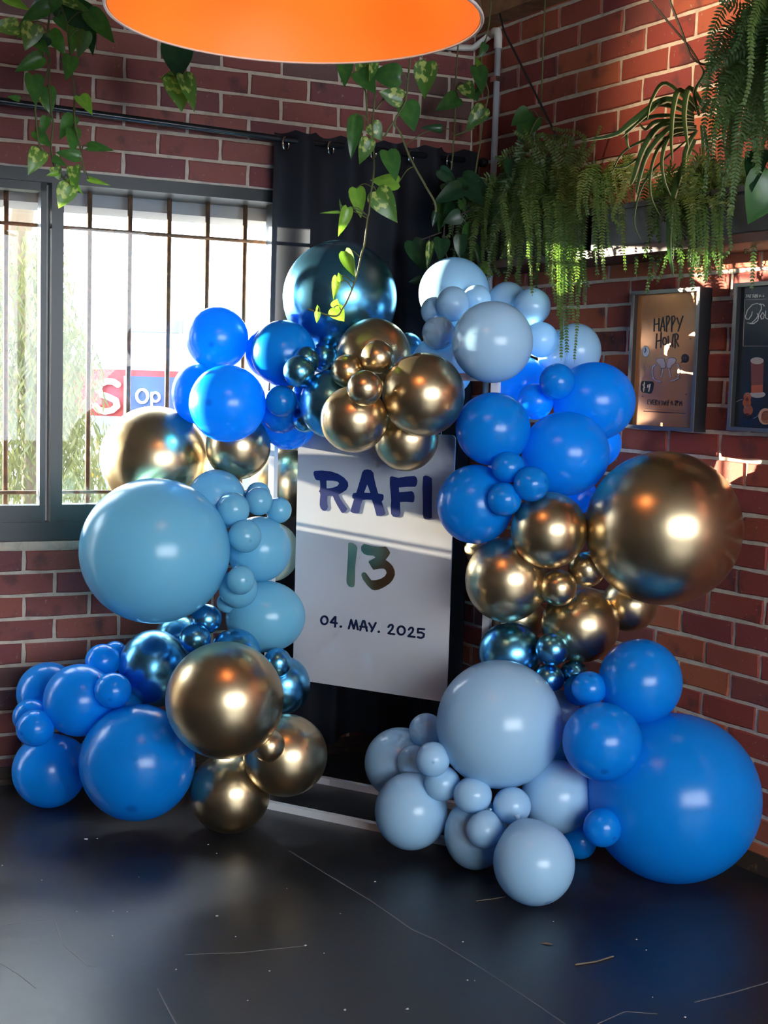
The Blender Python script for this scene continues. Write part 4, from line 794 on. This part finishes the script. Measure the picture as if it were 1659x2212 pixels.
L4 = cs(900, 20, 5.53, [(820,415,768,555,100,g),(730,690,790,955,190,g),(560,900,690,1080,170,v),(495,1055,262,1175,190,g),(805,1175,620,1410,195,v),(300,1440,78,1410,95,dk),(700,960,720,1080,120,g),(760,690,700,570,60,y_)])
S4 = [ss(900, 20, 5.53, [(505,300),(490,500),(470,800),(470,1000),(450,1500),(430,1640)]) + ss(860, 320, 5.53, [(655,60),(635,260)]), ss(900, 20, 5.53, [(890,-100),(880,60),(840,320),(770,560),(830,880),(855,1030),(790,1340),(755,1640)]) + ss(860, 320, 5.53, [(960,60),(920,330)]), ss(900, 20, 5.53, [(450,1510),(590,1460),(690,1420)])]
vine('pothos_vine', 'thin pothos vine hanging beside the grey pipe in the brick corner', at(1060, 10, 5.08), S4, L4, 5.08)
L5 = cs(860, 320, 5.53, [(765,345,1110,610,235,dk),(1345,415,1110,645,215,dk),(500,255,705,440,150,dk),(765,480,465,605,210,dk),(520,585,485,995,120,g),(450,760,418,925,75,dk),(1115,635,1015,810,100,g),(875,930,775,1065,140,g),(170,1110,305,1450,260,dk),(385,1125,350,1435,85,v),(520,1085,508,1315,185,dk),(895,1145,1005,1440,95,g),(1010,1395,1115,1505,120,y_),(750,1040,738,1315,150,dk),(285,1565,138,1598,85,dk),(745,800,555,885,170,dk),(830,500,1015,650,170,dk),(640,640,560,900,150,dk),(700,500,560,480,140,dk),(760,620,800,760,90,g),(560,420,640,560,150,dk)])
S5 = [ss(860, 320, 5.53, [(1150,760),(1000,740),(820,760),(700,850),(650,950),(660,1180),(620,1210)]), ss(860, 320, 5.53, [(930,810),(870,930),(890,1130),(960,1380)]), ss(860, 320, 5.53, [(560,900),(520,1150),(440,1370)]), ss(860, 320, 5.53, [(550,980),(560,1200),(585,1310)]), ss(860, 320, 5.53, [(520,1005),(370,1060),(260,1100)]), ss(860, 320, 5.53, [(880,950),(1000,940),(1120,910),(1180,780)]), ss(860, 320, 5.53, [(980,1210),(1060,1220),(1130,1170),(1120,1030)]), ss(860, 320, 5.53, [(840,640),(780,780),(700,760)]), ss(860, 320, 5.53, [(760,780),(900,740),(1060,740)])]
vine('pothos_plant', 'dark pothos plant spilling from the corner trough over the pale balloons', WR(.34, .12, 2.13), S5, L5, 5.02, 'pothos in the corner trough', 'dstem', .0026)
L6 = cs(900, 20, 5.53, [(1390,1290,1240,1520,260,g),(1340,1215,1140,1390,190,g)]) + cs(860, 320, 5.53, [(1350,140,1440,450,200,dk)])
vine('pothos_vine', 'short pothos stem with two leaves climbing above the fern by the pipe', at(1180, 330, 4.95), [ss(900, 20, 5.53, [(1570,1360),(1480,1290),(1400,1380),(1345,1560),(1370,1659)]) + [(1150, 400, 0)]], L6, 4.95)

# ------------------------------------------------------------------ ferns
rf = random.Random(31)
def frond(mb, P, wid, n):
    P = smooth(P, 5); k = len(P)
    up0 = Vector((0, 0, 1)); tot = [0]
    for i in range(1, k): tot.append(tot[-1] + (P[i] - P[i - 1]).length)
    LT = tot[-1]; mb.tube(P, [.0016 * (1 - .6 * i / k) for i in range(k)], 4, False)
    i = 0
    vw = Vector((0, -1, 0.15)); tw = rf.uniform(-.5, .5)
    for j in range(n):
        d = LT * (0.06 + 0.93 * j / n)
        while i < k - 2 and tot[i + 1] < d: i += 1
        q = (d - tot[i]) / max(1e-6, tot[i + 1] - tot[i]); p = P[i].lerp(P[i + 1], q); T = (P[i + 1] - P[i]).normalized()
        sd = T.cross(vw + Vector((tw, 0, 0))).normalized(); nn = sd.cross(T).normalized()
        f = j / n; w_ = wid * (0.35 + 1.3 * f if f < .35 else max(0.26, 0.80 * (1.05 - f) / .7 + .06)) * rf.uniform(.85, 1.1); h = LT / n * rf.uniform(.62, .85)
        for s_ in (-1, 1):
            D = (sd * s_ + T * .28 + nn * rf.uniform(-.35, .35) + Vector((0, 0, -.15))).normalized(); a = p; m1 = p + D * w_ * .5; e = p + D * w_ + Vector((0, 0, -.10 * w_)); b = len(mb.v)
            mb.v += [a - T * h * .25, a + T * h * .35, m1 + T * h * .55, m1 - T * h * .40, e]
            mb.f += [(b, b + 1, b + 2, b + 3), (b + 3, b + 2, b + 4)]
def fern(label, loc, fr, mats, wid=.033):
    t = thing('boston_fern', loc, label, 'plant', 'ferns along the wall shelf')
    for P in fr:
        L = sum((P[i + 1] - P[i]).length for i in range(len(P) - 1)); m = MB(); frond(m, P, wid * rf.uniform(.8, 1.15), max(14, int(L / .0105))); part('frond', m, M[rf.choice(mats)], t, False, False)
    return t
def arch(c, az, out, rise, drop, k=5):        # a frond that rises out of c, leans out along az and hangs down
    d = Vector((math.cos(az), math.sin(az), 0)); return [c, c + d * out * .35 + Vector((0, 0, rise * .8)), c + d * out * .75 + Vector((0, 0, rise)), c + d * out + Vector((0, 0, rise * .45 - drop * .25)), c + d * out * 1.06 + Vector((rf.uniform(-.02, .02), 0, -drop * .65)), c + d * out * 1.08 + Vector((rf.uniform(-.03, .03), 0, -drop))]
AZO = math.atan2(nR.y, nR.x)
fr = []
for i in range(120):
    s = rf.uniform(.40, .86); c = WR(s, rf.uniform(.06, .17), 2.12); az = AZO + rf.gauss(0, .9); ri = rf.uniform(.03, .24) * (1 - 1.6 * abs(s - .66)); fr.append(arch(c, az, rf.uniform(.05, .17), ri, rf.uniform(-.06, .26)))
for i in range(20):                            # upright young fronds
    c = WR(rf.uniform(.50, .80), rf.uniform(.08, .16), 2.12); fr.append([c, c + Vector((rf.uniform(-.05, .05), -.02, .12)), c + Vector((rf.uniform(-.09, .09), -.04, rf.uniform(.20, .30))), c + Vector((rf.uniform(-.14, .14), -.07, rf.uniform(.22, .33)))])
for x, y in ((1205, 690), (1225, 770), (1240, 785), (1215, 740), (1250, 640), (1262, 660), (1190, 620), (1180, 600), (1230, 700), (1160, 590), (1245, 560), (1140, 560), (1100, 580), (1200, 660), (1255, 610), (1212, 780), (1150, 640), (1240, 700)):
    c = WR(rf.uniform(.55, .80), .18, 2.13); e = at(x, y, 4.52); a = at(x + rf.uniform(-25, 10), 420, 4.60); b = at(x + rf.uniform(-8, 8), (y + 460) / 2, 4.54); fr.append([c, a, b, e])
for pts in ([(1140, 430), (1105, 460), (1080, 490), (1058, 512)], [(1150, 470), (1110, 510), (1090, 545), (1078, 562)], [(1135, 480), (1100, 530), (1085, 560)]): fr.append([at(x, y, 4.85) for x, y in pts])
fern('dense green fern cascading from the corner trough onto the pale balloons', WR(.62, .11, 2.12), fr, ['fern', 'fern', 'fernd'])
fr = []
for x0, y0, x, y in ((1295, 400, 1310, 540), (1300, 400, 1285, 600), (1310, 390, 1320, 480), (1290, 410, 1330, 510), (1300, 380, 1265, 470), (1320, 380, 1350, 440), (1305, 400, 1300, 610), (1330, 390, 1345, 590), (1280, 390, 1250, 480), (1330, 370, 1372, 420), (1310, 372, 1330, 430), (1290, 380, 1290, 500), (1340, 360, 1378, 445), (1350, 360, 1362, 440)):
    m0 = at((x0 + x) / 2, min(y0, y) - 25, 4.42); fr.append([at(x0, y0 + 40, 4.58), m0, at(x, (y0 + y) / 2, 4.36), at(x + 6, y, 4.35)])
fern('small sparse fern with fronds hanging in front of the trough, left of the poster', WR(1.0, .15, 2.12), fr, ['fern', 'fernd'])
fr = []
for i in range(60):
    s = rf.uniform(1.28, 1.62); c = WR(s, rf.uniform(.05, .17), 2.12); az = AZO + rf.gauss(0, .7); fr.append(arch(c, az, rf.uniform(.03, .13), rf.uniform(.02, .12), rf.uniform(.06, .30)))
for x, y in ((1455, 560), (1470, 520), (1495, 570), (1520, 600), (1525, 612), (1555, 600), (1560, 590), (1540, 540), (1460, 500), (1500, 540), (1580, 540), (1510, 585)):
    c = WR(rf.uniform(1.3, 1.6), .18, 2.10); fr.append([c, at(x - 10, 430, 4.02), at(x + rf.uniform(-8, 8), (y + 440) / 2, 3.98), at(x, y, 3.97)])
fern('dark fern hanging from the second trough above the happy hour poster', WR(1.45, .11, 2.12), fr, ['fernd', 'fernd', 'fern'])
fr = []
HB = at(1760, 110, 3.6)
for i in range(110):
    az = rf.uniform(1.6, 4.6); fr.append(arch(HB + Vector((rf.uniform(-.06, .06), rf.uniform(-.06, .06), .02)), az, rf.uniform(.06, .30), rf.uniform(.0, .12), rf.uniform(.05, .42)))
for pts in ([(1660, 30), (1620, 25), (1585, 15), (1550, -5)], [(1660, 60), (1630, 52), (1600, 55), (1568, 60)], [(1650, 130), (1620, 190), (1600, 280), (1588, 380), (1578, 470)], [(1655, 150), (1630, 210), (1622, 280), (1612, 345)], [(1650, 120), (1610, 170), (1575, 240), (1560, 300)], [(1655, 110), (1610, 140), (1560, 190), (1530, 260)], [(1660, 100), (1600, 110), (1545, 140), (1510, 190)], [(1660, 160), (1640, 230), (1635, 320), (1640, 380)], [(1655, 140), (1590, 180), (1550, 260), (1540, 340)]):
    fr.append([at(x, y, 3.55) for x, y in pts])
hf = fern('big bright fern in a hanging basket at the upper right edge', HB, fr, ['fern', 'fernd', 'fernd'], .038)
part('basket', MB().lathe([(.0005, -.16), (.08, -.15), (.12, -.08), (.135, .0), (.125, .0), (.11, -.08), (.0005, -.12)], HB, 24), M['planter'], hf, True)
for k in range(3): a = 2.1 * k; part('chain', MB().tube([HB + Vector((.13 * math.cos(a), .13 * math.sin(a), 0)), Vector((HB.x, HB.y, ZC))], .002, 5), M['cord'], hf, True)

# ------------------------------------------------------------------ spider plant
sp_ = thing('spider_plant', WR(1.30, .12, 2.13), 'spider plant with cream-edged blades arching left over the brick wall', 'plant')
def blade(pts, w_, t):
    P = smooth([at(x, y, t + dt) for x, y, dt in pts], 5); k = len(P); m = MB(); e1 = MB()
    for i, p in enumerate(P):
        T = (P[min(i + 1, k - 1)] - P[max(i - 1, 0)]).normalized(); sd = T.cross(Vector((0, -1, .1))).normalized(); f = i / (k - 1); ww = 1.5 * w_ * (1 - f) ** .55 * (0.55 + 1.2 * f if f < .35 else 1)
        m.v += [p - sd * ww, p + Vector((0, .003, 0)), p + sd * ww]; e1.v += [p - sd * ww + Vector((0, -.0006, 0)), p - sd * ww * .58 + Vector((0, -.0002, 0))]
    for i in range(k - 1):
        a = 3 * i; m.f += [(a, a + 1, a + 4, a + 3), (a + 1, a + 2, a + 5, a + 4)]; b = 2 * i; e1.f.append((b, b + 1, b + 3, b + 2))
    o = part('blade', m, M['spider'], sp_, True, False); part('edge', e1, M['spider_edge'], o, True, False)
for pts, w_ in (([(1500,240),(1440,215),(1370,260),(1330,290),(1268,303)], .010), ([(1500,255),(1420,250),(1360,275),(1355,310),(1362,322)], .006), ([(1510,235),(1470,195),(1455,230),(1450,300),(1453,350)], .008), ([(1520,230),(1490,190),(1478,240),(1482,290),(1487,320)], .008), ([(1500,270),(1430,270),(1390,320),(1370,380),(1362,400)], .009), ([(1505,275),(1450,275),(1400,330),(1380,390),(1375,420)], .008), ([(1500,260),(1420,262),(1395,280),(1380,265)], .006), ([(1505,280),(1440,300),(1410,350),(1405,420),(1428,470)], .005), ([(1500,280),(1450,290),(1430,340),(1435,390),(1450,425)], .006), ([(1495,290),(1430,300),(1380,340),(1350,360),(1320,362)], .004), ([(1495,270),(1400,300),(1345,330),(1320,380)], .004), ([(1515,240),(1540,215),(1560,260),(1565,330)], .007), ([(1510,250),(1500,200),(1520,160),(1512,140)], .005), ([(1505,280),(1480,330),(1478,400),(1470,450)], .007), ([(1500,290),(1400,380),(1370,470),(1385,520)], .003), ([(1500,300),(1455,420),(1445,520),(1455,600)], .010), ([(1505,240),(1440,180),(1408,215),(1398,260)], .006), ([(1500,250),(1430,225),(1400,245),(1340,300)], .007), ([(1520,270),(1530,330),(1533,400)], .005), ([(1515,270),(1520,330),(1515,390)], .005)):
    blade([(x, y, -.02 * i) for i, (x, y) in enumerate(pts)], w_, 4.18)
part('runner', MB().tube(smooth([at(1395, -10, 4.1), at(1450, 55, 4.1), at(1488, 100, 4.1), at(1512, 138, 4.1)], 4), .0032, 6), M['dstem'], sp_, True)
part('runner', MB().tube(smooth([at(1442, -10, 4.1), at(1470, 60, 4.1), at(1500, 130, 4.1), at(1560, 145, 4.1), at(1600, 165, 4.0)], 4), .0036, 6), M['dstem'], sp_, True)
bl = vine('pothos_vine', 'single broad pothos leaf hanging at the right picture edge below the basket', at(1665, 330, 3.7), [[(1668, 300, 0), (1665, 370, 0), (1660, 400, 0)]], [(1668, 375, 1628, 472, 90, 'leaf'), (1640, 330, 1622, 400, 45, 'leafd')], 3.7)

# ------------------------------------------------------------------ outside
m = MB(); ga, gb = WL(-14, -.24, 0), WL(30, -.24, 0); gc, gd = WL(30, -60, 0), WL(-14, -60, 0)
m.box8([Vector((p.x, p.y, -.3)) for p in (ga, gb, gc, gd)] + [Vector((p.x, p.y, -.15)) for p in (ga, gb, gc, gd)]); struct('ground', m, M['asphalt'])
fe = thing('sun_block_fence', WL(3.95, -1.2, -.15), 'unseen board fence added outside to block low sun at the glass door', 'fence')  # out of view, added to keep the low sun from coming through the door
for k in range(10): part('board', MB().fbox(WL, 3.22 + .15 * k, 3.362 + .15 * k, -1.22, -1.20, -.15, 2.0), M['fence'], fe)
for z in (.3, 1.6): part('rail', MB().fbox(WL, 3.22, 4.71, -1.26, -1.22, z, z + .08), M['fence'], fe)
rt = random.Random(41)
tb = at(60, 1080, 9.3); tb.z = -.15
tr = thing('street_tree', tb, 'sunlit willowy tree outside behind the window bars', 'tree')
part('trunk', MB().tube(smooth([tb, tb + Vector((.05, 0, 1.2)), tb + Vector((-.1, .1, 2.6)), tb + Vector((.1, .1, 3.6))], 4), .09, 10), M['bark'], tr, True)
def env(x, y):
    if x < 128: return y > 470 + 40 * rt.random() and y < 1075
    if y < 640: return False
    lim = 178 if y < 735 else (226 if y < 800 else (196 if y < 905 else 236))
    return x < lim + rt.uniform(-14, 2) and y < 1065
fo = MB(); n = 0
while n < 620:
    x = rt.uniform(-130, 262); y = rt.uniform(430, 1050)
    if not env(x, y) or not env(min(x, 250), min(y + 60, 1050)): continue
    n += 1; t = rt.uniform(8.6, 10.4); p = at(x, y, t); dx = rt.uniform(-.12, .12)
    for j in range(14):
        q = p + Vector((dx * j / 14 + rt.uniform(-.07, .07), rt.uniform(-.08, .08), -.30 * j / 14)); L = rt.uniform(.07, .13); D = Vector((rt.uniform(-.75, .75), rt.uniform(-.4, .4), -1)).normalized(); sdv = D.cross(Vector((rt.uniform(-.5, .5), -1, 0))).normalized() * rt.uniform(.006, .010)
        b = len(fo.v); fo.v += [q, q + D * L * .45 - sdv, q + D * L, q + D * L * .45 + sdv]; fo.f.append((b, b + 1, b + 2, b + 3))
f_ = part('foliage', fo, M['tree_leaf'], tr, False, False); f_['kind'] = 'stuff'
def vq(x, y, t): return at(x, y, t)
def slab(x0, y0, x1, y1, t, dep, foot=None):             # an upright block facing the window, from two picture corners at a real distance
    a = at(x0, y1, t); b = at(x1, y1, t); top = at((x0 + x1) / 2, y0, t).z; bot = at((x0 + x1) / 2, y1, t).z if foot is None else foot; d = Vector((0, dep, 0)); m = MB()
    return m.box8([Vector((a.x, a.y, bot)), Vector((b.x, b.y, bot)), Vector((b.x, b.y, bot)) + d, Vector((a.x, a.y, bot)) + d, Vector((a.x, a.y, top)), Vector((b.x, b.y, top)), Vector((b.x, b.y, top)) + d, Vector((a.x, a.y, top)) + d])
hb = at(330, 900, 26); hb.z = -.15
H = thing('white_building', hb, 'white building with grey roof and barred windows across the street', 'building')
part('wall', slab(120, 706, 620, 905, 26, 6, -.15), M['render_white'], H); part('roof', slab(176, 690, 396, 716, 25.6, 7), M['roof_grey'], H); part('parapet', slab(150, 680, 300, 694, 27, 5), M['render_white'], H)
for x0, y0, x1, y1 in ((226, 732, 253, 746), (302, 738, 341, 756)):
    w_ = part('window', slab(x0 - 3, y0 - 2, x1 + 3, y1 + 2, 25.96, .05), M['render_white'], H); part('pane', slab(x0, y0, x1, y1, 25.93, .03), M['dark_glass'], w_)
    for k in range(5): xx = x0 + (x1 - x0) * (k + .5) / 5; part('bar', slab(xx - .8, y0, xx + .8, y1, 25.90, .03), M['render_white'], w_)
part('mast', slab(386, 680, 390, 770, 25.5, .1), M['roof_grey'], H)
gb_ = at(300, 900, 20); gb_.z = -.15
solo('boundary_wall', slab(205, 748, 620, 905, 20, .3, -.15), M['render_blue'], gb_, 'pale blue grey wall behind the red shop sign outside', 'wall')
sgb = at(250, 900, 15.5); sgb.z = -.15
SS = thing('shop_sign', sgb, 'long red and blue shop sign outside showing a white S and Op', 'sign')
part('board', slab(-60, 797, 470, 898, 15.5, .12), M['sign_red'], SS); part('divider', slab(-60, 811, 470, 814, 15.47, .04), M['sign_white'], SS); part('blue_panel', slab(276, 815, 470, 894, 15.45, .06), M['sign_blue'], SS); part('divider', slab(267, 813, 275, 896, 15.45, .06), M['sign_white'], SS)
q0 = at(250, 850, 15.42); QF = crop(0, 540, 3.352, q0, Vector((0, 1, 0))); qt = Vector((0, -.02, 0))
part('letter', MB().stroke([(855,975),(825,955),(780,950),(730,970),(712,1010),(735,1045),(790,1065),(840,1090),(850,1130),(815,1160),(765,1170),(715,1155),(695,1130)], 21, QF, qt, 6), M['sign_white'], SS)
part('letter', MB().stroke(ell(1032, 1058, 40, 48, 18) + [(1072, 1058)], 9, QF, qt, 5), M['sign_white'], SS)
part('letter', MB().stroke([(1100, 1035), (1100, 1140)], 8, QF, qt, 5).stroke(ell(1128, 1065, 28, 32, 14) + [(1156, 1065)], 8, QF, qt, 5), M['sign_white'], SS)
for x in (-30, 440): part('post', slab(x, 890, x + 8, 930, 15.5, .08, -.15), M['roof_grey'], SS)
yb = at(205, 1110, 9.0); yb.z = -.15
Y = thing('street_plate', yb, 'small yellow plate on a white post outside below the tree', 'street sign')
part('post', slab(203, 1030, 208, 1110, 9.0, .03, -.15), M['sign_white'], Y); part('plate', slab(198, 1012, 214, 1031, 8.97, .01), M['yellow'], Y)

# ------------------------------------------------------------------ litter on the floor
sc_ = MB(); rs_ = random.Random(3)
for x, y, s in ((186,1813,7),(210,1812,2.5),(450,1825,3),(468,1844,2),(468,1979,4),(660,2043,4),(244,1969,2),(165,1970,3),(275,1970,2),(810,1905,3),(735,1974,2),(509,2024,2),(380,2095,3),(582,2098,3.5),(745,2182,5),(535,2162,3),(880,2180,5),(1010,2118,3),(1025,2119,2),(1195,1991,2.5),(1375,2030,2.5),(1396,2053,2.5),(1410,2155,2.5),(1480,2198,4),(5,1870,3),(243,2022,2),(1000,2035,2.5),(620,1920,2),(700,2060,2),(90,1902,2),(300,1895,2)):
    p = flp(x, y); b = len(sc_.v); r = s / FPX * p.y * 1.0; k = 5; a0 = rs_.random() * 6
    ring = [p + Vector((r * math.cos(a0 + 6.283 * i / k) * rs_.uniform(.5, 1.2), r * math.sin(a0 + 6.283 * i / k) * rs_.uniform(.6, 1.4), .0008)) for i in range(k)]; sc_.v += ring + [p + Vector((0, 0, .003))]
    sc_.f += [(b + i, b + (i + 1) % k, b + k) for i in range(k)]
o = link('floor_crumbs', mesh_of('floor_crumbs', sc_, M['scrap'])); o['kind'] = 'stuff'; tag(o, 'tiny pale crumbs and paper scraps scattered over the black floor', 'litter')
m = MB(); p = flp(1182, 2040); m.add([p + Vector((-.018, .004, .001)), p + Vector((-.004, .010, .004)), p + Vector((.018, -.002, .001)), p + Vector((.002, -.008, .003)), p + Vector((0, .001, .006))], [(0, 1, 4), (1, 2, 4), (2, 3, 4), (3, 0, 4)])
solo('dry_leaf', m, M['dry'], p, 'small dry curled leaf lying on the black floor', 'leaf')
a, b, c_ = flp(1242, 2086), flp(1285, 2080), flp(1325, 2068); h = Vector((0, 0, .003)); solo('twig', MB().tube([a + h, b + h, c_ + h], .0022, 6), M['dry'], a, 'short grey brown twig lying on the floor at right', 'twig')
a, b, c_ = flp(1028, 1947), flp(1062, 1943), flp(1092, 1938); h = Vector((0, 0, .0015)); solo('straw', MB().tube([a + h, b + h, c_ + h], .0013, 6), M['dry'], a, 'thin dry straw beside the front pale blue balloon', 'straw')
